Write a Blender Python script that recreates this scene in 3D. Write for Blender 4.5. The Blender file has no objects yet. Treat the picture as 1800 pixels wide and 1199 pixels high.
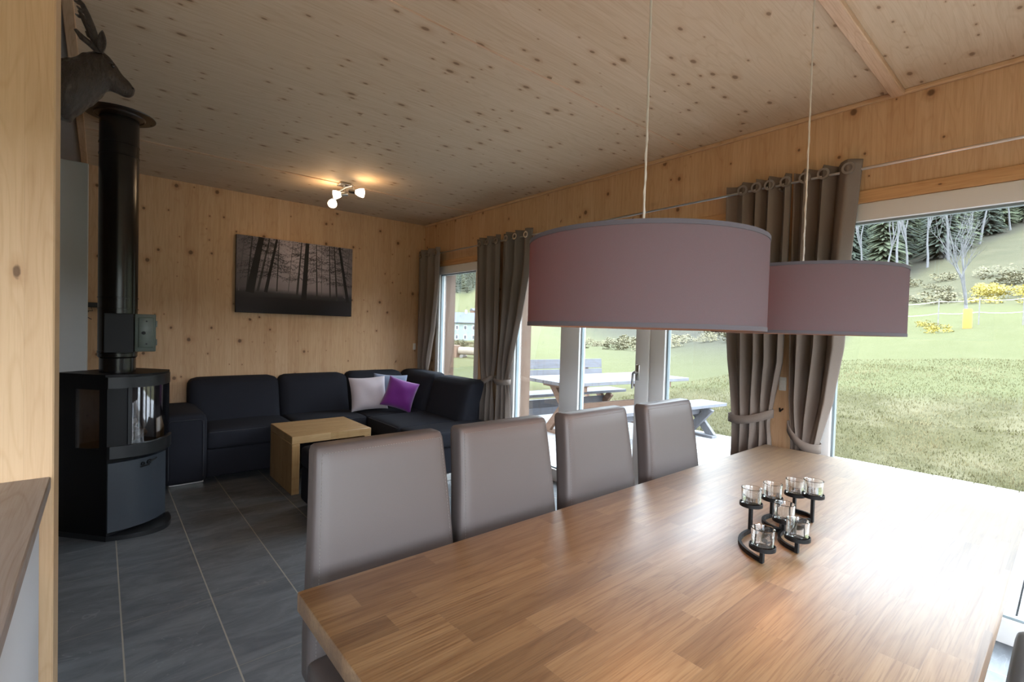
import bpy, bmesh, math, random
import numpy as np
from mathutils import Vector, Matrix, noise
sc = bpy.context.scene
COL = sc.collection
R = math.radians
random.seed(7)

# ------------------------------------------------------------------ camera
CZ = 1.35
cd = bpy.data.cameras.new('camera'); cam = bpy.data.objects.new('camera', cd); COL.objects.link(cam)
yaw, pitch, roll = .7058, -.0243, .0282
fw = Vector((math.sin(yaw)*math.cos(pitch), math.cos(yaw)*math.cos(pitch), math.sin(pitch)))
r0 = Vector((math.cos(yaw), -math.sin(yaw), 0)); u0 = r0.cross(fw)
rr = r0*math.cos(roll)+u0*math.sin(roll); uu = -r0*math.sin(roll)+u0*math.cos(roll)
M = Matrix.Identity(4)
for i in range(3):
    M[i][0], M[i][1], M[i][2] = rr[i], uu[i], -fw[i]
M.translation = Vector((0, 0, CZ)) if False else M.translation
M[0][3], M[1][3], M[2][3] = 0, 0, CZ
cam.matrix_world = M
cd.sensor_width = 36; cd.lens = 848.15/1800*36; cd.clip_start = .03; cd.clip_end = 5000
sc.camera = cam

# ------------------------------------------------------------------ light and exposure
sc.view_settings.view_transform = 'Standard'; sc.view_settings.look = 'None'
sc.view_settings.gamma = 1; sc.view_settings.use_curve_mapping = False
sc.view_settings.exposure = 0.2
SKY = 16
w = bpy.data.worlds.new('overcast sky'); sc.world = w; w.use_nodes = True
nt = w.node_tree; nt.nodes.clear()
tc = nt.nodes.new('ShaderNodeTexCoord'); sp = nt.nodes.new('ShaderNodeSeparateXYZ')
rp = nt.nodes.new('ShaderNodeValToRGB'); bg = nt.nodes.new('ShaderNodeBackground'); wo = nt.nodes.new('ShaderNodeOutputWorld')
rp.color_ramp.elements[0].position = 0; rp.color_ramp.elements[0].color = (.86, .93, 1, 1)
rp.color_ramp.elements[1].position = .8; rp.color_ramp.elements[1].color = (.74, .86, 1, 1)
nt.links.new(tc.outputs['Generated'], sp.inputs[0]); nt.links.new(sp.outputs[2], rp.inputs[0])
nt.links.new(rp.outputs[0], bg.inputs[0]); nt.links.new(bg.outputs[0], wo.inputs[0]); bg.inputs[1].default_value = SKY
def portal(loc, rot, sx, sy):
    l = bpy.data.lights.new('daylight_portal', 'AREA'); l.shape = 'RECTANGLE'; l.size = sx; l.size_y = sy
    l.cycles.is_portal = True
    o = bpy.data.objects.new('daylight_portal', l); o.location = loc; o.rotation_euler = rot; COL.objects.link(o)
sc.cycles.max_bounces = 10; sc.cycles.diffuse_bounces = 6; sc.cycles.transparent_max_bounces = 16
sc.cycles.sample_clamp_indirect = 8

# ------------------------------------------------------------------ node helpers
class NT:
    def __init__(s, name):
        s.m = bpy.data.materials.new(name); s.m.use_nodes = True; s.t = s.m.node_tree; s.t.nodes.clear()
        s.out = s.t.nodes.new('ShaderNodeOutputMaterial')
    def put(s, sock, v):
        if isinstance(v, bpy.types.NodeSocket): s.t.links.new(v, sock)
        elif isinstance(v, (tuple, list)) and len(v) == 3 and sock.type == 'RGBA': sock.default_value = (*v, 1)
        else: sock.default_value = v
    def n(s, typ, ins={}, out=0, **props):
        nd = s.t.nodes.new('ShaderNode'+typ)
        for k, v in props.items(): setattr(nd, k, v)
        for k, v in ins.items(): s.put(nd.inputs[k], v)
        return nd.outputs[out]
    def math(s, op, a, b=0, c=0): return s.n('Math', {0: a, 1: b, 2: c}, operation=op)
    def mix(s, f, a, b, blend='MIX'):
        nd = s.t.nodes.new('ShaderNodeMix'); nd.data_type = 'RGBA'; nd.blend_type = blend
        s.put(nd.inputs[0], f); s.put(nd.inputs[6], a); s.put(nd.inputs[7], b); return nd.outputs[2]
    def ramp(s, f, stops, interp='LINEAR'):
        nd = s.t.nodes.new('ShaderNodeValToRGB'); cr = nd.color_ramp; cr.interpolation = interp
        while len(cr.elements) < len(stops): cr.elements.new(.5)
        for e, (p, c) in zip(cr.elements, stops):
            e.position = p; e.color = (*(c if not isinstance(c, (int, float)) else (c, c, c)), 1)
        s.put(nd.inputs[0], f); return nd.outputs[0]
    def sstep(s, v, lo, hi):
        nd = s.t.nodes.new('ShaderNodeMapRange'); nd.interpolation_type = 'SMOOTHSTEP'
        s.put(nd.inputs[0], v); s.put(nd.inputs[1], lo); s.put(nd.inputs[2], hi); return nd.outputs[0]
    def obj(s): return s.n('TexCoord', out=3)
    def sep(s, v):
        nd = s.t.nodes.new('ShaderNodeSeparateXYZ'); s.put(nd.inputs[0], v); return nd.outputs
    def comb(s, x, y, z): return s.n('CombineXYZ', {0: x, 1: y, 2: z})
    def noise(s, v, scale, detail=3, rough=.5, dist=0, out=0):
        return s.n('TexNoise', {'Vector': v, 'Scale': scale, 'Detail': detail, 'Roughness': rough, 'Distortion': dist}, out=out)
    def bump(s, h, strength, dist=.01): return s.n('Bump', {'Height': h, 'Strength': strength, 'Distance': dist})
    def bsdf(s, color, rough=.5, metal=0, **kw):
        nd = s.t.nodes.new('ShaderNodeBsdfPrincipled')
        s.put(nd.inputs['Base Color'], color); s.put(nd.inputs['Roughness'], rough); s.put(nd.inputs['Metallic'], metal)
        for k, v in kw.items(): s.put(nd.inputs[k.replace('_', ' ')], v)
        s.t.links.new(nd.outputs[0], s.out.inputs[0]); return nd
def plain(name, col, rough=.5, metal=0, nz=.06, sc_=8, **kw):
    t = NT(name); v = t.noise(t.obj(), sc_, 3)
    c = t.mix(v, tuple(x*(1-nz) for x in col), tuple(min(1, x*(1+nz)) for x in col))
    t.bsdf(c, rough, metal, **kw); return t.m

def wood(name, g, a, pw, pl, cols, knots=0, rough=.55, grain=1., joint=.6, spec=.4, ring=.5, ks=(4.2, 8.5), coat=0, kd=.8, pore=.28):
    """boards: g = grain axis, a = across axis, pw = board width, pl = board length (0 = endless)"""
    t = NT(name); o = t.sep(t.obj()); th = 3-g-a
    G, A, T = o[g], o[a], o[th]
    ra = t.math('DIVIDE', A, pw); row = t.math('FLOOR', ra); fr = t.math('FRACT', ra)
    r1 = t.n('TexWhiteNoise', {'Vector': t.comb(row, 3.3, 1)}, noise_dimensions='3D')
    if pl:
        lg = t.math('ADD', t.math('DIVIDE', G, pl), t.math('MULTIPLY', r1, 9)); cell = t.math('FLOOR', lg); fl = t.math('FRACT', lg)
        rn = t.n('TexWhiteNoise', {'Vector': t.comb(row, cell, 4.2)}, noise_dimensions='3D')
    else: rn = r1
    off = t.math('MULTIPLY', rn, 31)
    vec = t.comb(t.math('MULTIPLY', G, 1.1), t.math('ADD', t.math('MULTIPLY', A, 26), off), t.math('ADD', t.math('MULTIPLY', T, 26), off))
    n1 = t.noise(vec, 2.2, 5, .62, .3)
    vec2 = t.comb(t.math('MULTIPLY', G, 7), t.math('ADD', t.math('MULTIPLY', A, 260), off), t.math('MULTIPLY', T, 260))
    n2 = t.noise(vec2, 1., 3, .6)
    # cathedral rings
    dv = t.comb(t.math('MULTIPLY', G, .55), t.math('ADD', t.math('MULTIPLY', A, 4), off), off)
    rg = t.math('FRACT', t.math('MULTIPLY', t.noise(dv, 1.7, 2, .45), 16)); rg = t.math('ABSOLUTE', t.math('SUBTRACT', rg, .5))
    base = t.ramp(rn, [(i/(len(cols)-1), c) for i, c in enumerate(cols)])
    c = t.mix(t.math('MULTIPLY', t.sstep(n1, .35, .75), .45*grain), base, (.62, .5, .38), 'MULTIPLY')
    c = t.mix(t.math('MULTIPLY', t.sstep(n2, .45, .7), pore*grain), c, (.55, .42, .3), 'MULTIPLY')
    c = t.mix(t.math('MULTIPLY', t.sstep(rg, .3, .5), ring*.5), c, (.66, .52, .38), 'MULTIPLY')
    h = n2
    if knots:
        wv = t.noise(t.comb(G, A, T), 3, 2, out=1)
        kc = t.comb(t.math('MULTIPLY', G, ks[0]), t.math('MULTIPLY', A, ks[1]), 0)
        kn = t.t.nodes.new('ShaderNodeTexVoronoi'); kn.voronoi_dimensions = '2D'; t.put(kn.inputs['Vector'], kc); kn.inputs['Scale'].default_value = 1.
        cs = t.sep(kn.outputs['Color'])
        d = kn.outputs['Distance']
        size = t.math('MULTIPLY_ADD', t.math('POWER', cs[1], 1.6), .15, .035)
        clus = t.noise(t.comb(G, A, T), 1.3, 2)
        has = t.math('GREATER_THAN', t.math('ADD', cs[0], t.math('MULTIPLY', t.math('SUBTRACT', clus, .5), .5)), 1-knots)
        wob = t.math('MULTIPLY', t.math('SUBTRACT', t.noise(t.comb(G, A, T), 45, 2), .5), .05)
        d2 = t.math('DIVIDE', t.math('ADD', d, wob), size)
        k1 = t.math('SUBTRACT', 1, t.sstep(d2, .55, 1.15)); halo = t.math('SUBTRACT', 1, t.sstep(d2, .6, 3.2))
        c = t.mix(t.math('MULTIPLY', t.math('MULTIPLY', halo, has), .35), c, (.62, .42, .25), 'MULTIPLY')
        c = t.mix(t.math('MULTIPLY', t.math('MULTIPLY', k1, has), kd), c, (.1, .045, .018))
    if joint:
        e = t.math('LESS_THAN', fr, .004/pw*.25)
        c = t.mix(t.math('MULTIPLY', e, joint), c, (.2, .13, .08))
        if pl:
            e2 = t.math('LESS_THAN', fl, .0008/pl); c = t.mix(t.math('MULTIPLY', e2, joint), c, (.2, .13, .08))
    rv = t.math('MULTIPLY_ADD', n1, .15, rough-.07)
    bd = t.bsdf(c, rv, Specular_IOR_Level=spec, Normal=t.bump(h, .12, .002), Coat_Weight=coat, Coat_Roughness=.36); return t.m

def weave(name, col, scale=900, rough=.95, col2=None, strength=.35, sheen=0):
    t = NT(name); o = t.obj(); s_ = t.sep(o)
    nz = t.noise(o, scale, 1); f = t.noise(o, 5, 3)
    c = t.mix(t.math('MULTIPLY', nz, .8), col, col2 or tuple(x*1.7+.004 for x in col))
    c = t.mix(t.math('MULTIPLY', f, .25), c, tuple(x*.6 for x in col))
    t.bsdf(c, rough, Specular_IOR_Level=.2, Sheen_Weight=sheen, Normal=t.bump(nz, strength, .002)); return t.m

# ------------------------------------------------------------------ materials
PINE = [(.60, .39, .22), (.63, .42, .245), (.57, .36, .20), (.65, .44, .265)]
M_ = {}
M_['wall_back'] = wood('pine wall boards along back', 2, 0, .115, 0, PINE, .22, joint=.12, ks=(8.5, 9.5), grain=.7, ring=.35)
M_['wall_win'] = wood('pine wall boards along windows', 2, 1, .115, 0, PINE, .20, joint=.12, ks=(8.5, 9.5), grain=.7, ring=.35)
M_['ceiling'] = wood('pine ceiling boards', 0, 1, .12, 0, [(.60, .475, .335), (.62, .495, .355), (.585, .46, .32), (.635, .51, .37)], .33, joint=.12, grain=.45, ring=.3, rough=.7, spec=.2, ks=(7.5, 14), kd=.62)
M_['post'] = wood('smooth spruce board', 2, 0, .16, 0, [(.64, .45, .27), (.66, .47, .29), (.62, .43, .255)], .05, joint=.2, ks=(2, 5), grain=.45, ring=.3)
M_['trimx'] = wood('planed pine strip x', 0, 1, .3, 0, [(.64, .46, .31), (.66, .47, .32)], 0, joint=0)
M_['trimy'] = wood('planed pine strip y', 1, 0, .3, 0, [(.62, .42, .25), (.64, .44, .27)], 0, joint=0)
M_['lintel'] = wood('knotty pine lintel board', 1, 2, .3, 0, [(.62, .36, .17), (.64, .38, .19)], .3, joint=0, ks=(4, 9))
OAK = [(.235, .133, .055), (.295, .177, .078), (.375, .24, .115), (.255, .147, .062), (.325, .20, .093), (.19, .105, .042)]
M_['oak'] = wood('oiled oak staves tabletop', 0, 1, .062, .42, OAK, 0, rough=.5, joint=.5, coat=.75, pore=.5, spec=.8, ring=.8, grain=1.5)
M_['oak_z'] = wood('oiled oak staves upright', 2, 1, .05, .4, [(.40, .25, .115), (.45, .29, .14), (.36, .215, .09)], 0, rough=.42, joint=.2, ring=.5)
M_['oak_c'] = wood('oiled oak staves coffee table', 0, 1, .05, .4, [(.42, .27, .13), (.48, .32, .16), (.37, .23, .10)], 0, rough=.4, joint=.2, ring=.5)
M_['reveal'] = wood('brown larch cladding', 2, 0, .14, 0, [(.115, .066, .04), (.1, .058, .036)], .3, joint=.3, ks=(4, 9))
M_['worktop'] = wood('grey wood laminate', 1, 0, .9, 0, [(.30, .265, .25), (.33, .292, .275)], .2, rough=.5, joint=0, ring=.6, grain=.7, ks=(1.6, 3.5))
def weathered(name, ax, ac):
    return wood(name, ax, ac, .145, 0, [(.10, .105, .125), (.12, .125, .142), (.09, .092, .108)], .15, rough=.8, joint=.7, ks=(3, 7))
M_['grey_x'] = weathered('silvered outdoor planks', 0, 1)
M_['grey_z'] = weathered('silvered outdoor planks upright', 2, 0)
M_['brown_x'] = wood('brown outdoor timber', 0, 2, .3, 0, [(.16, .10, .07), (.145, .09, .064)], .2, rough=.8, joint=0)
M_['deck'] = wood('pale weathered deck boards', 0, 1, .154, 0, [(.30, .30, .31), (.34, .34, .35), (.27, .27, .28)], .05, rough=.75, joint=.9)
M_['upvc'] = plain('white window profile', (.74, .73, .72), .35, nz=.02)
M_['white'] = plain('matt white panel', (.66, .66, .66), .6, nz=.03)
M_['greyceil'] = plain('grey plaster', (.42, .39, .36), .9, nz=.08)
M_['door_b'] = plain('satin white cupboard front', (.70, .74, .80), .4, nz=.02)
M_['sofa'] = weave('charcoal blue sofa weave', (.008, .0085, .0125), 700, col2=(.034, .036, .048), strength=.5)
M_['sofa_pipe'] = plain('dark piping', (.02, .022, .03), .8)
M_['cu_grey'] = weave('pale lilac grey velvet', (.42, .37, .40), 500, rough=.8, sheen=.3, strength=.15)
M_['cu_blue'] = weave('slate blue velvet', (.16, .19, .27), 500, rough=.8, sheen=.3, strength=.15)
M_['cu_purple'] = weave('purple velvet', (.125, .012, .165), 500, rough=.75, sheen=.5, strength=.15)
M_['curtain'] = weave('taupe woven curtain', (.172, .140, .120), 420, rough=.9, col2=(.262, .218, .188), strength=.25)
t = NT('taupe leatherette'); o_ = t.obj(); v_ = t.n('TexVoronoi', {'Vector': o_, 'Scale': 420.}); f_ = t.noise(o_, 3, 3)
t.bsdf(t.mix(f_, (.078, .064, .062), (.090, .074, .072)), .46, Specular_IOR_Level=.5, Normal=t.bump(v_, .10, .001)); M_['leather'] = t.m
M_['stitch'] = plain('pale stitching', (.2, .178, .168), .8)
M_['steel'] = plain('brushed steel', (.62, .61, .6), .28, 1)
M_['ring'] = plain('dull nickel', (.36, .34, .33), .35, 1)
M_['iron'] = plain('black cast iron', (.006, .006, .007), .5, nz=.3, sc_=200, Specular_IOR_Level=.25)
M_['stove'] = plain('black stove enamel', (.003, .003, .004), .5, nz=.3, sc_=300, Specular_IOR_Level=.25)
M_['stove_band'] = plain('dark grey stove band', (.012, .013, .015), .38, nz=.2, sc_=200, Specular_IOR_Level=.4)
M_['pipe'] = plain('glossy black flue enamel', (.008, .007, .007), .22, nz=.2, sc_=300)
M_['stove_front'] = plain('slate blue stove door', (.03, .037, .048), .42, nz=.1, sc_=60)
M_['flue_box'] = plain('green grey cast plate', (.085, .105, .085), .4, nz=.2, sc_=60)
M_['firebrick'] = plain('pale fire brick', (.55, .50, .46), .9, nz=.12)
M_['log'] = plain('split birch', (.42, .27, .16), .9, nz=.5, sc_=30)
M_['ash'] = plain('ember bed', (.25, .16, .1), 1, nz=.6, sc_=60)
M_['black'] = plain('black plastic', (.01, .01, .01), .4)
M_['switch'] = plain('white switch plastic', (.75, .73, .68), .4, nz=.01)
M_['deer'] = None
t = NT('dark bronze deer resin'); o_ = t.obj(); s_ = t.noise(t.n('Mapping', {'Vector': o_, 'Scale': (120, 120, 45)}), 1, 4, .7, 1.2)
t.bsdf(t.mix(s_, (.006, .005, .005), (.10, .078, .066)), .38, .35, Normal=t.bump(s_, .9, .006)); M_['deer'] = t.m
# clear panes let light straight through and mirror a little
def glassy(name, tint, refl=.06, rough=0.):
    t = NT(name); tr = t.n('BsdfTransparent', {'Color': tint}); gl = t.n('BsdfGlossy', {'Color': (1, 1, 1), 'Roughness': rough})
    lw = t.n('LayerWeight', {'Blend': .25}, out=0)
    f = t.math('MULTIPLY_ADD', lw, .5, refl*.3)
    mx = t.n('MixShader', {0: f, 1: tr, 2: gl}); t.t.links.new(mx, t.out.inputs[0]); return t.m
M_['pane'] = glassy('window pane', (.97, .985, .98), .03)
t = NT('clear tealight glass'); t.bsdf((.97, .98, .98), .0, Transmission_Weight=1., IOR=1.45); M_['cup'] = t.m
M_['stove_glass'] = glassy('stove glass', (.6, .6, .62), .35)
# lampshade cloth: diffuse outside, some warm light passes through
t = NT('mauve taupe lampshade cloth'); o_ = t.obj(); nz_ = t.noise(t.n('Mapping', {'Vector': o_, 'Scale': (1, 1, 3)}), 500, 1)
c_ = t.mix(nz_, (.165, .142, .15), (.205, .178, .188))
d_ = t.n('BsdfDiffuse', {'Color': c_, 'Normal': t.bump(nz_, .2, .001)}); tl = t.n('BsdfTranslucent', {'Color': (.36, .11, .06)})
mx = t.n('MixShader', {0: .4, 1: d_, 2: tl}); t.t.links.new(mx, t.out.inputs[0]); M_['shade'] = t.m
M_['shade_hem'] = plain('mauve grey hem tape', (.10, .085, .095), .9)
M_['shade_in'] = None
def glow(name, col, st):
    t = NT(name); e = t.n('Emission', {'Color': col, 'Strength': st}); t.t.links.new(e, t.out.inputs[0]); return t.m
M_['bulb'] = glow('warm bulb', (1, .44, .18), 130)
M_['lit_glass'] = glow('lit opal glass', (1, .80, .58), 9)
t = NT('clear cable'); t.bsdf((.62, .58, .52), .3, Specular_IOR_Level=.6); M_['cable'] = t.m

# slate tile floor
t = NT('slate grey floor tiles'); o_ = t.obj(); s_ = t.sep(o_)
SX, SY, OX, OY = .3407, .6013, .076, 4.493
tx = t.math('DIVIDE', t.math('SUBTRACT', s_[0], OX), SX); ty = t.math('DIVIDE', t.math('SUBTRACT', s_[1], OY), SY)
fx, fy = t.math('FRACT', tx), t.math('FRACT', ty)
cell = t.n('TexWhiteNoise', {'Vector': t.comb(t.math('FLOOR', tx), t.math('FLOOR', ty), 0)}, out=0, noise_dimensions='3D')
cellc = t.math('MULTIPLY', cell, 17)
sv = t.comb(t.math('ADD', t.math('MULTIPLY', s_[0], 1.6), cellc), t.math('ADD', t.math('MULTIPLY', s_[1], 4.2), cellc), cellc)
n1 = t.noise(sv, 2.2, 6, .62, .9); n2 = t.noise(sv, 14, 4, .6)
vein = t.math('ABSOLUTE', t.math('SUBTRACT', t.noise(sv, .9, 3, .5, 1.5), .5))
c_ = t.mix(t.sstep(n1, .3, .7), (.085, .096, .11), (.165, .178, .195)); c_ = t.mix(t.math('MULTIPLY', n2, .3), c_, (.085, .092, .102))
c_ = t.mix(t.math('MULTIPLY', t.math('SUBTRACT', 1, t.sstep(vein, 0, .0035)), .35), c_, (.3, .31, .32))
def near0(f, wd): return t.math('MAXIMUM', t.math('LESS_THAN', f, wd), t.math('GREATER_THAN', f, 1-wd))
jx = near0(fx, .0028/SX); jy = near0(fy, .0013/SY)
c_ = t.mix(jy, c_, (.24, .22, .19)); c_ = t.mix(jx, c_, (.33, .30, .25))
jj = t.math('MAXIMUM', jx, jy)
t.bsdf(c_, t.math('MULTIPLY_ADD', n2, .2, .36), Specular_IOR_Level=.5, Normal=t.bump(t.math('SUBTRACT', t.math('MULTIPLY_ADD', n2, .35, n1), t.math('MULTIPLY', jj, .6)), .35, .004)); M_['floor'] = t.m

# ------------------------------------------------------------------ mesh helpers
def new(): return bmesh.new()
def obj(name, bm, m, parent=None, smooth=None, loc=None, off=True):
    """link bm as one mesh object; coordinates are world, shifted into the parent's frame"""
    me = bpy.data.meshes.new(name)
    if isinstance(bm, bmesh.types.BMesh):
        bmesh.ops.recalc_face_normals(bm, faces=bm.faces)
        bm.to_mesh(me); bm.free()
    else:
        me.from_pydata(bm[0], [], bm[1])
    sh = Vector((0, 0, 0))
    if parent is not None and off:
        p = parent
        while p is not None: sh += p.location; p = p.parent
        me.transform(Matrix.Translation(-sh))
    elif loc is not None:
        me.transform(Matrix.Translation(-Vector(loc)))
    if smooth is not None:
        me.shade_smooth(); me.set_sharp_from_angle(angle=R(smooth))
    for mm in (m if isinstance(m, (list, tuple)) else [m]): me.materials.append(mm)
    o = bpy.data.objects.new(name, me); COL.objects.link(o)
    if parent is not None: o.parent = parent
    elif loc is not None: o.location = loc
    return o
def tag(o, label, cat, group=None, kind=None):
    if label: o['label'] = label
    if cat: o['category'] = cat
    if group: o['group'] = group
    if kind: o['kind'] = kind
    return o
def thing(name, loc, label, cat, group=None, rz=0):
    o = bpy.data.objects.new(name, None); COL.objects.link(o); o.location = loc; o.rotation_euler = (0, 0, rz); o.empty_display_size = .1
    return tag(o, label, cat, group)
def struct(name, bm, m, **k):
    o = obj(name, bm, m, **k); o['kind'] = 'structure'; return o
def copy_tree(o, parent=None):
    c = o.copy(); COL.objects.link(c); c.parent = parent
    for ch in list(o.children): copy_tree(ch, c)
    return c
def box(bm, x0, x1, y0, y1, z0, z1, bev=0, seg=2, mat=None):
    g = bmesh.ops.create_cube(bm, size=1)
    vs = g['verts']
    for v in vs:
        v.co = Vector(((x0+x1)/2+v.co.x*(x1-x0), (y0+y1)/2+v.co.y*(y1-y0), (z0+z1)/2+v.co.z*(z1-z0)))
    if bev:
        es = {e for v in vs for e in v.link_edges}
        r = bmesh.ops.bevel(bm, geom=list(es)+vs, offset=bev, segments=seg, profile=.5, affect='EDGES'); vs = r['verts']
    return vs
def xform(bm, vs, mt):
    bmesh.ops.transform(bm, matrix=mt, verts=list(set(vs)))
def prism(bm, pts, lo, hi, ax=2):
    """extrude polygon pts (2D) along axis ax"""
    def P(p, h): return {2: (p[0], p[1], h), 1: (p[0], h, p[1]), 0: (h, p[0], p[1])}[ax]
    a = [bm.verts.new(P(p, lo)) for p in pts]; b = [bm.verts.new(P(p, hi)) for p in pts]; n = len(pts)
    bm.faces.new(a); bm.faces.new(b[::-1])
    for i in range(n): bm.faces.new((a[i], a[(i+1) % n], b[(i+1) % n], b[i]))
    return a+b
def tube(bm, pts, rad, seg=8, cap=True):
    pts = [Vector(p) for p in pts]; n = len(pts); rad = rad if isinstance(rad, (list, tuple)) else [rad]*n
    rings = []; up = None
    for i, p in enumerate(pts):
        d = (pts[min(i+1, n-1)]-pts[max(i-1, 0)]).normalized()
        if up is None: up = Vector((0, 0, 1)) if abs(d.z) < .9 else Vector((1, 0, 0))
        s = d.cross(up).normalized(); up = s.cross(d).normalized()
        rings.append([bm.verts.new(p+(s*math.cos(a)+up*math.sin(a))*rad[i]) for a in [2*math.pi*k/seg for k in range(seg)]])
    for a, b in zip(rings, rings[1:]):
        for k in range(seg): bm.faces.new((a[k], a[(k+1) % seg], b[(k+1) % seg], b[k]))
    if cap: bm.faces.new(rings[0][::-1]); bm.faces.new(rings[-1])
    return [v for r in rings for v in r]
def lathe(bm, prof, c=(0, 0, 0), seg=32, closed=False, ax=None):
    rings = []
    for r, z in prof:
        rings.append([bm.verts.new((c[0]+r*math.cos(a), c[1]+r*math.sin(a), c[2]+z)) for a in [2*math.pi*k/seg for k in range(seg)]])
    prs = list(zip(rings, rings[1:]))
    if closed: prs.append((rings[-1], rings[0]))
    for a, b in prs:
        for k in range(seg): bm.faces.new((a[k], a[(k+1) % seg], b[(k+1) % seg], b[k]))
    if not closed:
        if prof[0][0] > 1e-5: bm.faces.new(rings[0][::-1])
        if prof[-1][0] > 1e-5: bm.faces.new(rings[-1])
    vs = [v for r in rings for v in r]
    bmesh.ops.remove_doubles(bm, verts=vs, dist=1e-6)
    return [v for v in vs if v.is_valid]
def rbox(bm, lo, hi, r=.04, puff=(0, 0, 0), n=9, fn=None):
    """soft upholstered block: rounded edges, optional puff per axis"""
    n0 = len(bm.verts); g = bmesh.ops.create_cube(bm, size=2); vs = g['verts']
    es = list({e for v in vs for e in v.link_edges})
    bmesh.ops.subdivide_edges(bm, edges=es, cuts=n, use_grid_fill=True)
    c = [(a+b)/2 for a, b in zip(lo, hi)]; h = [(b-a)/2 for a, b in zip(lo, hi)]
    seen = [v for v in bm.verts][n0:]
    for v in seen:
        u = [max(-1, min(1, x)) for x in v.co]
        u = [math.copysign(1-(1-abs(x))**1.7, x) if abs(x) < 1 else x for x in u]
        p = [u[i]*h[i] for i in range(3)]; q = [max(-(h[i]-r), min(h[i]-r, p[i])) for i in range(3)]
        d = Vector([p[i]-q[i] for i in range(3)])
        if d.length > 1e-9: d = d.normalized()*r
        p = [q[i]+d[i] for i in range(3)]
        for i in range(3):
            if puff[i]:
                j, k = (i+1) % 3, (i+2) % 3
                p[i] += math.copysign(puff[i]*(1-u[j]**4)*(1-u[k]**4), u[i])*abs(u[i])**3
        co = Vector([p[i]+c[i] for i in range(3)])
        v.co = fn(co) if fn else co
    return list(seen)

# ================================================================== ROOM SHELL
XW, YB, ZC = 3.105, 5.386, 2.62
XO = 3.33            # outer face of the window wall
XL, YN = -2.7, -2.6  # hidden sides of the room
bm = new(); box(bm, XL, XW+.02, YN, YB, -.12, 0); struct('floor', bm, M_['floor'])
bm = new(); box(bm, XL-.2, XO, YN-.2, YB+.2, ZC, ZC+.22); struct('ceiling', bm, M_['ceiling'])
bm = new(); box(bm, XL-.2, XO, YB, YB+.2, -.3, ZC); struct('wall_back', bm, M_['wall_back'])
HD = 2.08
bm = new()
for y0, y1 in [(YN-.2, -1.6), (.95, 1.34), (3.66, 4.2), (5.07, YB)]: box(bm, XW, XO, y0, y1, -.3, HD)
box(bm, XW, XO, YN-.2, YB, HD, ZC); box(bm, XW, XO, YN-.2, YB, -.3, -.015)
struct('wall_right', bm, M_['wall_win'])
# side of the room behind and left of the camera: a wide unseen opening, unglazed, is added in each to let daylight in
bm = new(); box(bm, XL-.2, XL, YN, -2.5, -.3, ZC); box(bm, XL-.2, XL, -.3, YB, -.3, ZC)
for a_, b_ in ((-2.5, -.3),): box(bm, XL-.2, XL, a_, b_, -.3, .05); box(bm, XL-.2, XL, a_, b_, 2.3, ZC)
struct('wall_left', bm, M_['wall_win'])
bm = new(); box(bm, XL-.2, -1.9, YN-.2, YN, -.3, ZC); box(bm, 2.3, XW, YN-.2, YN, -.3, ZC); box(bm, -1.9, 2.3, YN-.2, YN, 2.3, ZC); box(bm, -1.9, 2.3, YN-.2, YN, -.3, .2)
struct('wall_front', bm, M_['wall_back'])
# brown timber reveals and outer cladding
bm = new()
for y in (5.07, 3.66, .95): box(bm, XW+.075, XO+.02, y-.028, y+.001, -.05, HD)
for y in (4.2, 1.34): box(bm, XW+.075, XO+.02, y-.001, y+.028, -.05, HD)
for y0, y1 in ((4.2, 5.07), (1.34, 3.66), (-1.6, .95)): box(bm, XW+.075, XO+.02, y0, y1, HD-.028, HD+.001)
struct('trim_1', bm, M_['reveal'])
# window frames
def frame(name, y0, y1, stiles, zb=.0, ztop=2.075):
    """stiles: list of (ya, yb) mullions; returns the structure empty"""
    e = bpy.data.objects.new(name, None); COL.objects.link(e); e.location = (XW+.04, (y0+y1)/2, 0); e['kind'] = 'structure'
    bm = new(); X0, X1 = XW-.012, XW+.07
    def bar(ya, yb, za, zc):
        box(bm, X0, X1, ya, yb, za, zc, .006, 2)
    bar(y0, y1, ztop-.095, ztop)                     # head
    bar(y0, y1, zb, zb+.11)                          # bottom rail
    bar(y0, y0+.07, zb+.11, ztop-.095); bar(y1-.07, y1, zb+.11, ztop-.095)
    for a, b in stiles:
        m = (a+b)/2
        for p, q in ((a, m-.006), (m+.006, b)) if b-a > .23 else ((a, b),):
            bar(p, q, zb+.11, ztop-.095)
        if b-a > .23: box(bm, X0+.012, X1-.01, m-.006, m+.006, zb+.11, ztop-.095)
    obj('window_frame', bm, M_['upvc'], e, 40)
    cuts = sorted([y0+.07]+[v for s in stiles for v in s]+[y1-.07])
    for a, b in zip(cuts[::2], cuts[1::2]):
        bm = new(); box(bm, XW+.03, XW+.036, a-.004, b+.004, zb+.106, ztop-.091); obj('pane', bm, M_['pane'], e)
        bm = new()
        for p, q, r_, s_ in ((a-.001, a+.012, zb+.11, ztop-.095), (b-.012, b+.001, zb+.11, ztop-.095), (a, b, ztop-.107, ztop-.094), (a, b, zb+.109, zb+.121)):
            box(bm, XW+.012, XW+.045, p, q, r_, s_)
        obj('gasket', bm, M_['gasket'], e)
    return e
M_['gasket'] = plain('blue grey gasket', (.22, .27, .29), .5)
frame('window_1', 4.2, 5.07, [])
dr = frame('door_1', 1.34, 3.66, [(2.75, 2.97), (1.93, 2.18)])
frame('window_2', -1.6, .95, [(-.62, -.5)])
bm = new(); box(bm, XW-.022, XW-.012, 2.135, 2.165, .99, 1.11, .004); tube(bm, [(XW-.02, 2.15, 1.05), (XW-.06, 2.15, 1.05)], .009, 10)
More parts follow.
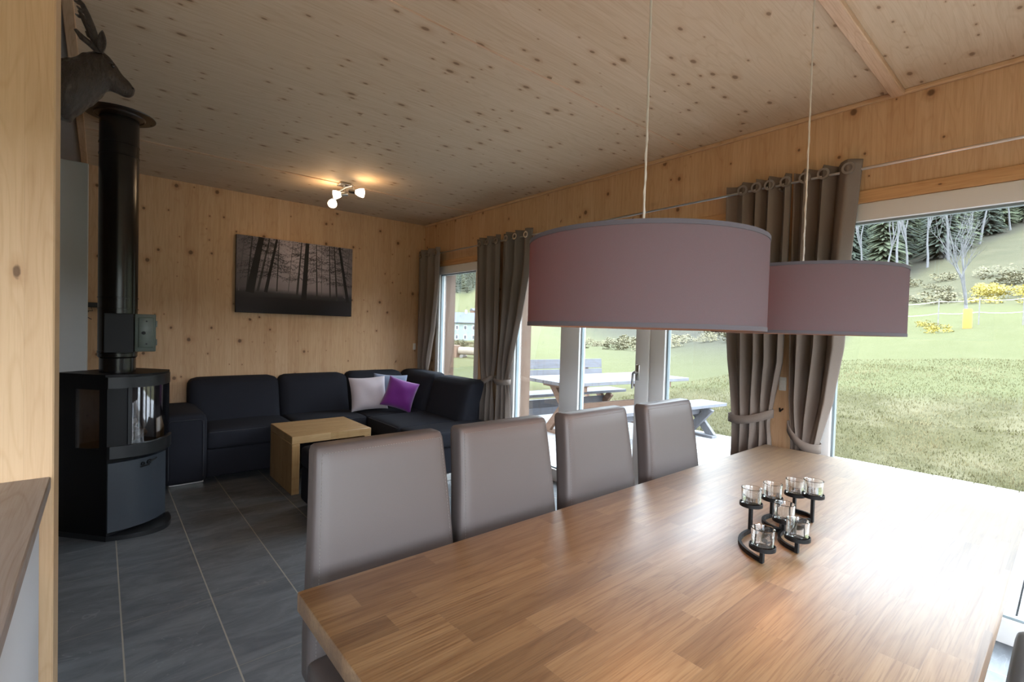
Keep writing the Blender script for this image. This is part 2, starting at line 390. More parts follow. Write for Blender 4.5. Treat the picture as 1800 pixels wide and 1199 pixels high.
tube(bm, [(XW-.06, 2.145, 1.058), (XW-.062, 2.16, 1.045), (XW-.06, 2.165, 1.0), (XW-.058, 2.165, .93)], .0095, 10)
obj('door_handle', bm, M_['steel'], dr, 50)
# lintel boards over each opening
for i, (a, b) in enumerate(((4.12, 5.14), (1.26, 3.74), (-1.7, 1.03))):
    bm = new(); box(bm, XW-.018, XW+.002, a, b, 2.076, 2.142, .003, 1); struct('trim_%d' % (i+2), bm, M_['lintel'])
# ceiling trims
bm = new(); box(bm, XW-.022, XW, YN, YB, ZC-.024, ZC, .004, 1); struct('trim_5', bm, M_['trimy'])
bm = new(); box(bm, -.09, XW-.02, .615, .67, ZC-.028, ZC, .003, 1); struct('trim_6', bm, M_['trimx'])
bm = new(); box(bm, -.09, XW-.02, 4.355, 4.385, ZC-.006, ZC); struct('trim_7', bm, M_['trimx'])
bm = new(); box(bm, -.09, XW-.02, 1.786, 1.794, ZC-.003, ZC); struct('trim_8', bm, M_['trimx'])
bm = new(); box(bm, -.13, -.09, 2.45, YB, ZC-.02, ZC, .003, 1); struct('trim_9', bm, M_['trimy'])
bm = new(); box(bm, XL, -.13, 2.62, YB, ZC-.008, ZC); struct('trim_10', bm, M_['greyceil'])
# spruce partition at the left, its short return behind, the white screen behind the stove
bm = new(); box(bm, XL, -.099, 1.86, 2.07, 0, ZC, .004, 1); struct('wall_partition', bm, M_['post'])
bm = new(); box(bm, -.30, -.124, 2.072, 2.56, 0, ZC); struct('wall_return', bm, M_['white'])
bm = new(); box(bm, -1.2, -.066, 4.13, 4.19, 0, 2.33, .004, 1); struct('wall_screen', bm, M_['white'])
bm = new(); box(bm, -1.2, -.062, 4.122, 4.13, 0, .07, .002, 1); struct('baseboard_left', bm, M_['post'])
bm = new(); box(bm, -.06, XW, YB-.015, YB, 0, .06); struct('baseboard_back', bm, M_['trimx'])
# portals guide sampling towards the openings (they add no light)
for (a, b) in ((4.2, 5.07), (1.34, 3.66), (-1.6, .95)):
    portal((XO+.05, (a+b)/2, 1.04), (0, R(90), 0), 2.08, b-a)
portal((XL-.25, -1.4, 1.2), (0, R(-90), 0), 2.25, 2.2)
portal((.2, YN-.25, 1.25), (R(90), 0, 0), 4.2, 2.1)

# ================================================================== DINING TABLE AND CHAIRS
TB = thing('dining_table', (1.58, .6, 0), 'large oiled oak dining table with thick butcher-block top, candle stand on it', 'table')
bm = new(); box(bm, .337, 2.823, .092, 1.112, .705, .75, .004, 2); obj('tabletop', bm, M_['oak'], TB, 40)
bm = new(); box(bm, .55, 2.6, .3, .33, .63, .7045, .003, 1); box(bm, .55, 2.6, .72, .75, .63, .7045, .003, 1); box(bm, .55, .58, .33, .72, .63, .7045); box(bm, 2.57, 2.6, .33, .72, .63, .7045)
obj('apron', bm, M_['oak_c'], TB)
for x in (.55, 2.51):
    for y in (.3, .66):
        bm = new(); box(bm, x, x+.09, y, y+.09, 0, .703, .004, 1); obj('leg', bm, M_['oak_z'], TB, 40)

def make_chair(loc, label, rz=0):
    """upholstered chair facing -y; origin on the floor at the middle of the seat front"""
    t = bpy.data.objects.new('dining_chair', None); COL.objects.link(t)
    tag(t, label, 'chair', 'taupe leatherette dining chairs')
    def lean(co):
        k = max(0, (co.z-.45)/.58); co = co.copy()
        co.y += .045*k*k + .02*k; co.x *= 1.-.13*max(0, (co.z-.55)/.48); return co
    bm = new(); rbox(bm, (-.222, .40, .435), (.222, .47, 1.03), .018, (0, .004, 0), 9, lean); obj('backrest', bm, M_['leather'], t, 50)
    bm = new()                                          # stitched seams of the backrest, on both faces
    def seam(p0, p1):
        n = int((Vector(p1)-Vector(p0)).length/.009)
        for i in range(n):
            a = Vector(p0).lerp(Vector(p1), (i+.2)/n); b = Vector(p0).lerp(Vector(p1), (i+.75)/n)
            tube(bm, [lean(a), lean(b)], .0008, 4)
    for s in (-1, 1): seam((s*.205, .3982, .5), (s*.205, .3982, 1.012))
    seam((-.205, .3985, 1.012), (.205, .3985, 1.012))
    obj('seam', bm, M_['stitch'], t)
    bm = new(); rbox(bm, (-.222, 0, .42), (.222, .43, .515), .022, (0, 0, .008), 9); obj('seat', bm, M_['leather'], t, 50)
    for x in (-.195, .195):
        for y in (.04, .425):
            bm = new(); v = box(bm, x-.02, x+.02, y-.02, y+.02, 0, .445, .003, 1)
            for q in v:
                if q.co.z < .1 and y > .2: q.co.y += .03
            obj('leg', bm, M_['leather'], t, 40)
    t.location = loc; t.rotation_euler = (0, 0, rz); return t
ch = make_chair((.617, .80, 0), 'taupe leatherette dining chair nearest the oak table corner and the tiled floor')
for x, y, rz, lb in ((1.065, .80, 0, 'second taupe leatherette dining chair from the near left table corner'),
                     (1.54, .79, 0, 'taupe leatherette dining chair in front of the terrace door, third from the table corner'),
                     (2.03, .765, 0, 'taupe leatherette dining chair farthest away, nearest the tied curtains'),
                     (1.84, .088, math.pi, 'grey dining chair on the near window side of the table, only its seat edge showing')):
    c = copy_tree(ch); c.location = (x, y, 0); c.rotation_euler = (0, 0, rz); c['label'] = lb

# candle stand with seven glass cups
CS = thing('candle_stand', (1.56, .56, .75), 'black wrought iron candle stand with seven ring holders on the oak table', 'candle holder')
cups = [(1.335, .522, .79, (1.343, .524)), (1.478, .487, .79, (1.478, .487)), (1.51, .628, .835, (1.51, .628)), (1.762, .54, .835, (1.762, .54)),
        (1.589, .562, .79, (1.589, .562)), (1.70, .64, .81, (1.70, .64)), (1.813, .611, .81, (1.813, .611))]
clab = ['clear glass tealight cup on the lowest ring nearest the table front', 'clear glass tealight cup on the low front ring, right of the nearest cup',
        'clear glass tealight cup on the tall leftmost stem', 'clear glass tealight cup on the tall rightmost stem',
        'clear glass tealight cup in the middle, partly behind the front right cup', 'clear glass tealight cup at the back left, second from left in the rear row',
        'clear glass tealight cup at the back, just left of the tall right one']
def arc(p, q, bulge, n=10):
    p, q = Vector(p), Vector(q); d = q-p; nn = Vector((-d.y, d.x))
    return [(p+d*(i/n)+nn*bulge*4*(i/n)*(1-i/n)) for i in range(n+1)]
bm = new()
def band(pts):
    for a, b in zip(pts, pts[1:]):
        d = (b-a).normalized(); nn = Vector((-d.y, d.x))*.004; a2 = a-d*.001; b2 = b+d*.001
        prism(bm, [tuple(a2+nn), tuple(a2-nn), tuple(b2-nn), tuple(b2+nn)], .7505, .7625)
band(arc((1.335, .522), (1.51, .628), .2)); band(arc((1.51, .628), (1.589, .562), .25)); band(arc((1.589, .562), (1.70, .64), .3))
band(arc((1.589, .562), (1.478, .487), -.2)); band(arc((1.813, .611), (1.762, .54), .25)); band(arc((1.762, .54), (1.589, .562), -.25)); band(arc((1.70, .64), (1.813, .611), .25))
obj('base_band', bm, M_['iron'], CS)
for x, y, z, b in cups:
    bm = new(); box(bm, x-.0065, x+.0065, y-.0045, y+.0045, .7505, z-.001, .001, 1); obj('stem', bm, M_['iron'], CS)
    bm = new(); lathe(bm, [(0, 0), (.031, 0), (.0325, .001), (.0325, .011), (.0305, .0115), (.0305, .003), (0, .003)], (x, y, z-.002), 36); obj('ring_tray', bm, M_['iron'], CS, 40)
g0 = None
for (x, y, z, b), lb in zip(cups, clab):
    if g0 is None:
        bm = new(); lathe(bm, [(0, .0), (.024, 0), (.0265, .003), (.0285, .05), (.0292, .0515), (.0283, .053), (.0265, .0525), (.0255, .05), (.0235, .009), (0, .008)], (0, 0, 0), 36)
        g0 = obj('tealight_glass', bm, M_['cup'], None, 50); g = g0
    else: g = g0.copy(); COL.objects.link(g)
    g.location = (x, y, z+.0012); tag(g, lb, 'glass', 'glass cups on the candle stand')

# ================================================================== PENDANT LAMPS
def pendant(x, y, label):
    t = thing('pendant_lamp', (x, y, 0), label, 'lamp', 'drum pendants over the dining table')
    Rr, zb, zt = .30, 1.362, 1.585
    bm = new(); lathe(bm, [(Rr, 0), (Rr, zt-zb), (Rr-.0015, zt-zb), (Rr-.0015, 0)], (x, y, zb), 96, closed=True); sh = obj('lamp_shade', bm, M_['shade'], t, 40)
    bm = new()
    for a in (zb-.0006, zt-.0094): lathe(bm, [(Rr-.003, 0), (Rr+.0012, 0), (Rr+.0012, .010), (Rr-.003, .010)], (x, y, a), 96, closed=True)
    obj('hem', bm, M_['shade_hem'], sh, 40)
    bm = new()
    for k in range(3):
        a = 2*math.pi*k/3+.5; tube(bm, [(x, y, zt-.03), (x+.15*math.cos(a), y+.15*math.sin(a), zt-.03), (x+(Rr-.003)*math.cos(a), y+(Rr-.003)*math.sin(a), zt-.005)], .002, 6)
    lathe(bm, [(.02, 0), (.02, .06), (.012, .07), (0.004, .075)], (x, y, zt-.075), 20); obj('spider_ring', bm, M_['steel'], t, 40)
    bm = new(); pts = []
    for i in range(61):
        s = i/60; z = zt-.0+s*(ZC-zt)
        pts.append((x+.006*math.sin(s*9)*s*(1-s)*2, y+.004*math.sin(s*7+1)*s*(1-s)*2, z))
    tube(bm, pts, .0028, 8); p2 = [(p[0]+.0028*math.cos(i*1.1), p[1]+.0028*math.sin(i*1.1), p[2]) for i, p in enumerate(pts)]; tube(bm, p2, .0016, 5)
    obj('cable', bm, M_['cable'], t, 60)
    bm = new(); lathe(bm, [(0, -.03), (.05, -.03), (.055, -.024), (.055, 0), (0, 0)], (x, y, ZC), 32); obj('ceiling_rose', bm, M_['steel'], t, 40)
    bm = new(); bmesh.ops.create_uvsphere(bm, u_segments=20, v_segments=12, radius=.032, matrix=Matrix.Translation((x, y, zt-.11))); obj('bulb', bm, M_['bulb'], t, 60)
pendant(1.095, .76, 'mauve grey drum pendant lamp on the left, larger and nearer, glowing warm inside')
pendant(1.93, .655, 'mauve grey drum pendant lamp on the right, in front of the big window')

# ceiling spotlight bar
def spots():
    cx, cy = 1.66, 4.34
    t = thing('ceiling_spotlight', (cx, cy, ZC-.01), 'brushed steel ceiling spotlight with three lit white glass shades', 'lamp')
    bm = new(); box(bm, cx-.05, cx+.05, cy-.05, cy+.05, ZC-.022, ZC-.007, .004, 1); obj('mount_plate', bm, M_['steel'], t, 40)
    bm = new(); tube(bm, [(cx+.0, cy-.2, ZC-.06), (cx-.01, cy-.07, ZC-.052), (cx, cy, ZC-.045), (cx-.01, cy+.07, ZC-.052), (cx-.02, cy+.2, ZC-.06)], .007, 10)
    tube(bm, [(cx, cy, ZC-.02), (cx, cy, ZC-.05)], .009, 10)
    obj('bar', bm, M_['steel'], t, 50)
    for (px, py, pz), d in (((cx+.0, cy-.19, ZC-.06), Vector((.75, -.6, -.10))), ((cx-.0, cy-.02, ZC-.05), Vector((-.8, .5, -.12))), ((cx-.02, cy+.19, ZC-.06), Vector((-.45, -.75, -.75)))):
        d.normalize(); b = Vector((px, py, pz-.05)); q = Vector((0, 0, 1)).rotation_difference(d).to_matrix().to_4x4()
        bm = new(); tube(bm, [(px, py, pz), tuple(b)], .005, 8); v = lathe(bm, [(0, -.03), (.016, -.028), (.02, -.02), (.02, .03), (.012, .034), (0, .034)], (0, 0, 0), 20)
        xform(bm, v, Matrix.Translation(b) @ q); hd = obj('lamp_head', bm, M_['steel'], t, 40)
        bm = new(); v = lathe(bm, [(.018, .032), (.027, .045), (.036, .07), (.040, .095), (.038, .097), (.034, .07), (.025, .047), (0, .04)], (0, 0, 0), 24)
        xform(bm, v, Matrix.Translation(b) @ q); obj('glass_shade', bm, M_['lit_glass'], hd, 60)
        l = bpy.data.lights.new('spot_bulb', 'POINT'); l.energy = 1.5; l.color = (1, .62, .3); l.shadow_soft_size = .02
        lo = bpy.data.objects.new('spot_bulb', l); lo.location = b+d*.125; COL.objects.link(lo)
spots()
# ================================================================== CURTAINS
rodt = thing('curtain_rod', (3.0, 2.5, 2.22), 'thin steel curtain rod running above all the windows', 'curtain rod')
bm = new(); tube(bm, [(3.0, 5.33, 2.213), (3.0, 2.5, 2.222), (3.0, -1.9, 2.248)], .0075, 12); obj('rod', bm, M_['steel'], rodt, 60)
for y in (2.62, 5.28, 1.16, -1.2):
    bm = new(); box(bm, 3.088, 3.103, y-.012, y+.012, 2.19, 2.25, .002, 1); tube(bm, [(3.09, y, 2.2), (3.02, y, 2.203), (3.0, y, 2.209)], .006, 8)
    obj('bracket', bm, M_['steel'], rodt, 50)
def zrod(y): return 2.213+(5.33-y)/7.23*.035
def curtain(name_label, prof, folds, amp=.045, tie=None, ring_folds=None, zt=2.283, seed=1, hook=None, group=None, flat=()):
    """prof: list of (z, y_left, y_right) from the top down (y_left > y_right).  folds: number of pleats"""
    rnd = random.Random(seed)
    t = thing('curtain', (3.0, (prof[0][1]+prof[0][2])/2, 0.02), name_label, 'curtain', 'taupe eyelet curtains')
    prof = sorted(prof); NV, NU = 90, 40*folds
    zs = [p[0] for p in prof]
    # pleat phase with uneven widths
    wds = [rnd.uniform(.7, 1.35) for _ in range(folds*2)]
    for k, wv in flat: wds[k] = wv
    cum = np.concatenate([[0], np.cumsum(wds)]); cum /= cum[-1]
    amps = [rnd.uniform(.75, 1.2) for _ in range(folds*2+1)]
    verts = []; faces = []
    z0, z1 = prof[0][0], zt
    for j in range(NV+1):
        z = z0+(z1-z0)*j/NV
        ya = np.interp(z, zs, [p[1] for p in prof]); yb = np.interp(z, zs, [p[2] for p in prof])
        am = amp
        tf = 0
        if tie:
            tf = math.exp(-((z-tie)/.13)**2); am = amp*(1-.62*tf)
        for i in range(NU+1):
            s = i/NU
            k = min(int(np.searchsorted(cum, s, side='right'))-1, folds*2-1); f = (s-cum[k])/(cum[k+1]-cum[k])
            ph = (k+f)*math.pi
            A = am*(amps[k]*(1-f)+amps[k+1]*f)
            sn = math.sin(ph); x = A*math.copysign(abs(sn)**.8, sn)
            x += .012*math.sin(s*23+z*2.1+seed)*(1-z/2.5)*(.3+tf)
            y = ya+(yb-ya)*(s+.018*math.sin(2*ph)) + .010*math.sin(z*3+s*9+seed)*(1-j/NV)
            if tie and z < tie: x *= 1+.25*min(1, (tie-z)/.4)
            verts.append((3.0+x*.9-(.01 if tf else 0)*tf, y, z))
    for j in range(NV):
        for i in range(NU):
            a = j*(NU+1)+i; faces.append((a, a+1, a+NU+2, a+NU+1))
    o = obj('cloth', (verts, faces), M_['curtain'], t, 60)
    so = o.modifiers.new('thick', 'SOLIDIFY'); so.thickness = .0022; so.offset = 0
    # eyelets at the pleat crossings
    for k in range(0, folds*2):
        if ring_folds is not None and k not in ring_folds: continue
        s = (cum[k]) if k else .0; s = max(s, .012)
        s = cum[k]+.5*(cum[k+1]-cum[k]); side = -1 if k % 2 else 1
        if side > 0: continue
        y = prof[-1][1]+(prof[-1][2]-prof[-1][1])*s
        bm = new(); v = lathe(bm, [(.019, -.003), (.030, -.003), (.031, 0), (.030, .003), (.019, .003)], (0, 0, 0), 24, closed=True)
        am = amp*amps[k]*.9
        xform(bm, v, Matrix.Translation((3.0-am-.001, y, zrod(y))) @ Matrix.Rotation(R(90), 4, 'Y')); obj('eyelet', bm, M_['ring'], t, 40)
    if tie:
        ya = np.interp(tie, zs, [p[1] for p in prof]); yb = np.interp(tie, zs, [p[2] for p in prof])
        vs = []; fs = []; n = 40; hk = hook or (ya, tie)
        up = 1 if abs(hk[0]-ya) < abs(hk[0]-yb) else -1
        for i in range(n+1):
            a = i/n*2*math.pi; cy = (ya+yb)/2; ry = abs(ya-yb)/2+.012
            y = cy+ry*math.cos(a); x = 3.0-.01-.062*math.sin(a)*(1 if math.sin(a) > 0 else .9)
            s = (y-cy)/ry*up; zz = tie+(hk[1]-tie)*max(0, .5+.5*s)**1.6-.012*math.sin(a)*(1-s*s)
            vs += [(x, y, zz-.025), (x, y, zz+.025)]
        for i in range(n): fs.append((2*i, 2*i+2, 2*i+3, 2*i+1))
        tb = obj('tieback', (vs, fs), M_['curtain'], t, 60); so = tb.modifiers.new('thick', 'SOLIDIFY'); so.thickness = .004; so.offset = 1
        bm = new(); e = (3.06, hk[0], hk[1]+.01); tube(bm, [(3.103, hk[0], hk[1]+.02), e, (3.055, hk[0], hk[1]+.03)], .005, 8); obj('tie_hook', bm, M_['iron'], t, 50)
    return t
curtain('taupe eyelet curtain in the far corner behind the sofa, left of the first window',
        [(2.283, 5.345, 4.85), (1.8, 5.33, 4.86), (1.3, 5.33, 4.93), (.95, 5.31, 5.02), (.75, 5.30, 5.06), (.3, 5.32, 4.99), (.02, 5.33, 4.96)], 3, .048, tie=.75, seed=3, hook=(5.3, .8))
curtain('taupe eyelet curtain hanging nearly straight beside the sofa end, right of the first window',
        [(2.283, 4.13, 3.735), (1.6, 4.10, 3.735), (1.1, 4.04, 3.745), (.80, 3.985, 3.79), (.5, 4.0, 3.765), (.02, 4.03, 3.755)], 3, .042, tie=.80, seed=5, hook=(3.765, .86))
curtain('taupe eyelet curtain swept back from the terrace door edge behind the sofa',
        [(2.283, 3.69, 3.265), (1.9, 3.69, 3.29), (1.5, 3.70, 3.38), (1.15, 3.71, 3.48), (.84, 3.735, 3.545), (.7, 3.72, 3.52), (.02, 3.70, 3.47)], 3, .05, tie=.84, seed=11, hook=(3.745, .86), flat=((5, 1.9),))
curtain('taupe eyelet curtain between door and big window, left half of the tied pair',
        [(2.283, 1.475, 1.095), (1.7, 1.465, 1.10), (1.2, 1.43, 1.10), (.84, 1.385, 1.155), (.6, 1.39, 1.13), (.02, 1.43, 1.09)], 4, .052, tie=.845, seed=21, hook=(1.13, .90), flat=((0, 2.6),))
curtain('taupe eyelet curtain beside the big window, right half of the tied pair',
        [(2.283, 1.085, .757), (1.8, 1.08, .79), (1.3, 1.075, .80), (1.0, 1.07, .84), (.74, 1.045, .905), (.5, 1.06, .87), (.02, 1.09, .83)], 3, .05, tie=.745, seed=33, hook=(1.07, .85), flat=((5, 2.4),))
# switches
bm = new(); box(bm, XW-.012, XW, 1.115, 1.155, 1.03, 1.11, .004, 2); box(bm, XW-.018, XW-.011, 1.12, 1.15, 1.045, 1.095, .003, 1)
tag(obj('light_switch', bm, M_['switch'], None, 40, loc=(XW-.006, 1.135, 1.07)), 'small white switch on the pine pier between the tied curtains', 'switch')
bm = new(); box(bm, 2.965, 3.0, YB-.013, YB, 1.06, 1.14, .004, 2)
tag(obj('light_switch', bm, M_['switch'], None, 40, loc=(2.98, YB-.006, 1.1)), 'small white switch on the back wall beside the far corner curtain', 'switch')

# ================================================================== SOFA
SF = thing('corner_sofa', (1.7, 4.9, 0), 'large charcoal blue fabric corner sofa along the back and window walls', 'sofa')
F = M_['sofa']; ZS = .44
def blk(name, lo, hi, r=.03, puff=(0, 0, .012), fn=None, par=SF, n=9, m=F):
    bm = new(); rbox(bm, lo, hi, r, puff, n, fn); return obj(name, bm, m, par, 60)
def pipe_loop(pts, par):
    bm = new(); tube(bm, pts, .0035, 6); obj('piping', bm, M_['sofa_pipe'], par, 60)
blk('armrest', (.36, 4.53, .05), (.662, 5.30, .60), .045, (.006, .006, .01))
bm = new(); tube(bm, [(.40, 4.524, .10), (.40, 4.524, .545), (.415, 4.522, .56), (.615, 4.522, .56), (.63, 4.524, .545), (.63, 4.524, .10)], .004, 6); obj('piping', bm, M_['sofa_pipe'], SF, 60)
for i, (x0, x1) in enumerate(((.665, 1.362), (1.364, 2.045))):
    blk('sofa_base', (x0, 4.62, .05), (x1, 5.30, .29), .02, (0, .003, 0))
    s = blk('seat_cushion', (x0+.001, 4.60, .285), (x1-.001, 5.2, ZS), .03, (0, .006, .014))
    pipe_loop([(x0+.02, 4.603, ZS-.012), (x1-.02, 4.603, ZS-.012)], s)
def leanb(y0, k):
    return lambda c: Vector((c.x, c.y+max(0, c.z-.42)*k*(1 if c.y < y0 else .12), c.z))
for x0, x1 in ((.60, 1.36), (1.365, 2.055)):
    blk('back_cushion', (x0, 5.04, .36), (x1, 5.345, .82), .07, (0, .018, .006), leanb(5.2, .28))
# corner
blk('sofa_base', (2.047, 4.60, .05), (2.90, 5.30, .29), .02, (0, 0, 0))
blk('seat_cushion', (2.048, 4.585, .285), (2.80, 5.2, ZS), .03, (0, 0, .01))
blk('back_cushion', (2.06, 5.04, .36), (2.72, 5.345, .83), .07, (0, .015, .004), leanb(5.2, .28))
def leanx(c): return Vector((c.x+max(0, c.z-.42)*.30*(1 if c.x < 2.82 else .06), c.y, c.z))
blk('back_cushion', (2.64, 4.56, .36), (2.895, 5.34, .835), .07, (.012, 0, .004), leanx)
# window side
blk('sofa_base', (2.05, 3.92, .05), (2.90, 4.60, .29), .02, (0, 0, 0))
s = blk('seat_cushion', (2.035, 3.925, .285), (2.74, 4.583, ZS), .03, (.006, 0, .014))
pipe_loop([(2.036, 3.95, ZS-.012), (2.036, 4.56, ZS-.012)], s)
bk = blk('back_cushion', (2.64, 3.83, .36), (2.895, 4.555, .825), .07, (.012, 0, .004), leanx)
blk('sofa_base', (2.07, 3.58, .05), (2.90, 3.92, .29), .02, (0, .0, 0))
s = blk('seat_cushion', (2.045, 3.565, .285), (2.90, 3.922, ZS), .03, (.004, .004, .01))
pipe_loop([(2.08, 3.568, ZS-.012), (2.87, 3.568, ZS-.012)], s)
for x0, x1, y0, y1 in ((.42, .66, 4.80, 4.86), (.42, .66, 5.15, 5.2), (2.2, 2.6, 3.66, 3.72), (2.0, 2.04, 5.1, 5.2), (2.75, 2.85, 4.9, 5.0)):
    bm = new(); box(bm, x0, x1, y0-.1, y1-.1, 0, .06, .003, 1); ft = obj('foot', bm, M_['steel'], SF, 40); ft['label'] = 'brushed steel foot'
# ottoman
OT = thing('ottoman', (1.5, 3.4, 0), 'charcoal blue fabric ottoman between the coffee table and the nearest chair', 'ottoman')
blk('ottoman_base', (1.13, 3.08, .04), (1.90, 3.70, .30), .03, (.003, .003, 0), par=OT); blk('seat_cushion', (1.125, 3.075, .295), (1.905, 3.705, .445), .035, (.004, .004, .014), par=OT)
for x in (1.2, 1.75):
    for y in (3.15, 3.55):
        bm = new(); box(bm, x, x+.05, y, y+.05, 0, .045, .003, 1); obj('foot', bm, M_['steel'], OT, 40)
# coffee table
CT = thing('coffee_table', (1.46, 4.26, 0), 'low oak block coffee table with slab sides in front of the sofa', 'table')
bm = new(); box(bm, 1.14, 1.79, 3.95, 4.575, .40, .462, .003, 1); obj('tabletop', bm, M_['oak_c'], CT, 40)
for x0 in (1.14, 1.73):
    bm = new(); box(bm, x0, x0+.06, 3.95, 4.575, 0, .3995, .003, 1); obj('side_panel', bm, M_['oak_z'], CT, 40)
# cushions
def pillow(name_label, cat, loc, w, h, T, m, rot):
    n = 22; verts = []; faces = []
    for side in (1, -1):
        for j in range(n+1):
            for i in range(n+1):
                u, v = 2*i/n-1, 2*j/n-1
                x = u*w/2*(1-.075*(1-v*v)); y = v*h/2*(1-.075*(1-u*u))
                th = T*((1-u**4)*(1-v**4))**.55*(.8+.2*math.cos(u*1.2)*math.cos(v*1.2))
                th *= 1+.06*math.sin(u*5+v*3)+.05*math.sin(v*6-u*2)
                verts.append((x, side*max(th/2, .004), y))
    k = (n+1)**2
    for s in (0, 1):
        for j in range(n):
            for i in range(n):
                a = s*k+j*(n+1)+i; q = (a, a+1, a+n+2, a+n+1); faces.append(q if s else q[::-1])
    b = [j*(n+1)+i for j, i in [(0, i) for i in range(n+1)]+[(j, n) for j in range(1, n+1)]+[(n, i) for i in range(n-1, -1, -1)]+[(j, 0) for j in range(n-1, 0, -1)]]
    for p, q in zip(b, b[1:]+b[:1]): faces.append((p, q, q+k, p+k))
    o = obj('throw_pillow', (verts, faces), m, None, 60); o.location = loc; o.rotation_euler = rot
    return tag(o, name_label, cat, 'throw pillows in the sofa corner')
pillow('pale lilac grey square throw pillow leaning on the sofa back', 'pillow', (2.17, 4.875, .625), .385, .36, .15, M_['cu_grey'], (R(-17), R(-2), R(-8)))
pillow('slate blue throw pillow mostly hidden behind the grey and purple ones', 'pillow', (2.46, 4.965, .628), .37, .37, .12, M_['cu_blue'], (R(-15), R(4), R(-20)))
pillow('bright purple throw pillow tilted beside the grey one', 'pillow', (2.44, 4.685, .622), .33, .33, .14, M_['cu_purple'], (R(-22), R(16), R(-34)))

# ================================================================== PICTURE
PX0, PX1, PZ0, PZ1 = .998, 2.156, 1.442, 2.202; PW, PH = PX1-PX0, PZ1-PZ0; PYF = YB-.042
PT = thing('canvas_picture', (PX0+PW/2, YB-.02, PZ0), 'monochrome misty forest canvas print hanging above the sofa', 'picture')
t = NT('misty forest print'); o_ = t.sep(t.n('TexCoord', out=0)); u, v = o_[0], o_[2]
fog = t.noise(t.comb(t.math('MULTIPLY', u, 3), t.math('MULTIPLY', v, 3), 0), 1.5, 4, .6)
vv = t.math('MULTIPLY_ADD', t.math('SUBTRACT', fog, .5), .05, v)
c_ = t.ramp(vv, [(0, (.014, .013, .015)), (.2, (.026, .024, .027)), (.27, (.07, .064, .07)), (.34, (.32, .28, .3)), (.5, (.44, .38, .41)), (.75, (.52, .45, .48)), (1, (.44, .38, .40))])
ed = t.math('ABSOLUTE', t.math('SUBTRACT', u, .55)); c_ = t.mix(t.math('MULTIPLY', t.sstep(ed, .1, .55), .7), c_, (.05, .045, .05))
lf = t.noise(t.comb(t.math('MULTIPLY', u, 26), t.math('MULTIPLY', v, 22), 0), 1.6, 6, .75)
c_ = t.mix(t.math('MULTIPLY', t.sstep(lf, .5, .62), t.math('MULTIPLY', t.sstep(v, .5, .95), .62)), c_, (.05, .045, .05))
t.bsdf(c_, .7, Specular_IOR_Level=.25); M_['print'] = t.m
bm = new(); box(bm, PX0, PX1, PYF, YB-.002, PZ0, PZ1, .002, 1); obj('canvas', bm, M_['print'], PT)
prn = random.Random(4)
def P2(uu, vv): return (PX0+uu*PW, PZ0+vv*PH)
def trunks(items, off, m):
    bm = new()
    def strip(p, q, w0, w1):
        p, q = Vector(p), Vector(q); d = (q-p); n2 = Vector((-d.y, d.x)).normalized()
        vs = [bm.verts.new((a.x, PYF-off, a.y)) for a in (p-n2*w0/2, p+n2*w0/2, q+n2*w1/2, q-n2*w1/2)]
        bm.faces.new(vs)
    def cl(p): return (min(max(p[0], PX0+.002), PX1-.002), min(max(p[1], PZ0+.002), PZ1-.002))
    for (ut, wt, ub, wb, vb, br) in items:
        strip(P2(ub, vb), P2(ut, .996), wb*PW, wt*PW)
        for k in range(br):
            s = prn.uniform(.30, 1); c = P2(ub+(ut-ub)*s, vb+(.995-vb)*s); dr_ = prn.choice((-1, 1)); L = prn.uniform(.04, .13)*(1.1-.4*s)
            p = Vector(c)
            for q in range(4):
                e = Vector(cl(p+Vector((dr_*L/4*PW, prn.uniform(-.016, .008)*PH*1.3)))); 
                if (e-p).length > 1e-4: strip(tuple(p), tuple(e), .0035*(1-q*.18), .0035*(1-(q+1)*.18))
                for tw in range(3):
                    f = Vector(cl(e+Vector((dr_*prn.uniform(0, .02), prn.uniform(-.028, .012)))))
                    if (f-e).length > 1e-4: strip(tuple(e), tuple(f), .0022, .001)
                p = e
    o = obj('printed_trees', bm, m, PT); return o
def tone(c): return plain('printed tone %d' % int(c*1000), (c, c*.9, c*.96), .7, nz=.1, sc_=20)
trunks([(.45, .004, .415, .007, .28, 14), (.705, .004, .71, .006, .27, 14), (.06, .008, .02, .01, .28, 20), (.97, .006, .93, .008, .26, 14), (.9, .005, .92, .007, .27, 10), (.25, .004, .24, .006, .3, 14)], .0006, tone(.13))
trunks([(.256, .010, .166, .02, .285, 10), (.333, .006, .32, .011, .3, 30), (.775, .007, .79, .014, .25, 34), (.82, .008, .855, .018, .22, 30), (.525, .009, .49, .02, .25, 34), (.655, .007, .668, .015, .24, 36), (.12, .01, .08, .014, .27, 30)], .0009, tone(.045))
trunks([(.315, .018, .23, .028, .28, 24), (.19, .042, .105, .066, .265, 30), (.575, .032, .55, .046, .2, 8), (.87, .022, .96, .03, .2, 26)], .0012, tone(.014))

# ================================================================== WOOD STOVE
uS = Vector((.766, .643)); nS = Vector((.643, -.766)); P1 = Vector((.03, 3.755)); CW, DP = .43, .36
def SP(a, d): return P1+uS*a+nS*d
def bulge(a, B, CW=CW): return B*(1-((a-CW/2)/(CW/2))**2)
def outline(a0, a1, B, back, n=16, inset=0):
    f = [SP(a0+(a1-a0)*i/n, bulge(a0+(a1-a0)*i/n, B)-inset) for i in range(n+1)]
    return [tuple(p) for p in f]+[tuple(SP(a1, -back)), tuple(SP(a0, -back))]
ST = thing('wood_stove', (.05, 3.95, 0), 'black corner wood stove with curved glass door and flue box, in front of white screen', 'stove')
B0 = .10
PF = [tuple(SP(0, 0)), tuple(SP(CW, 0)), tuple(SP(CW-.02, -DP)), tuple(SP(0, -DP))]
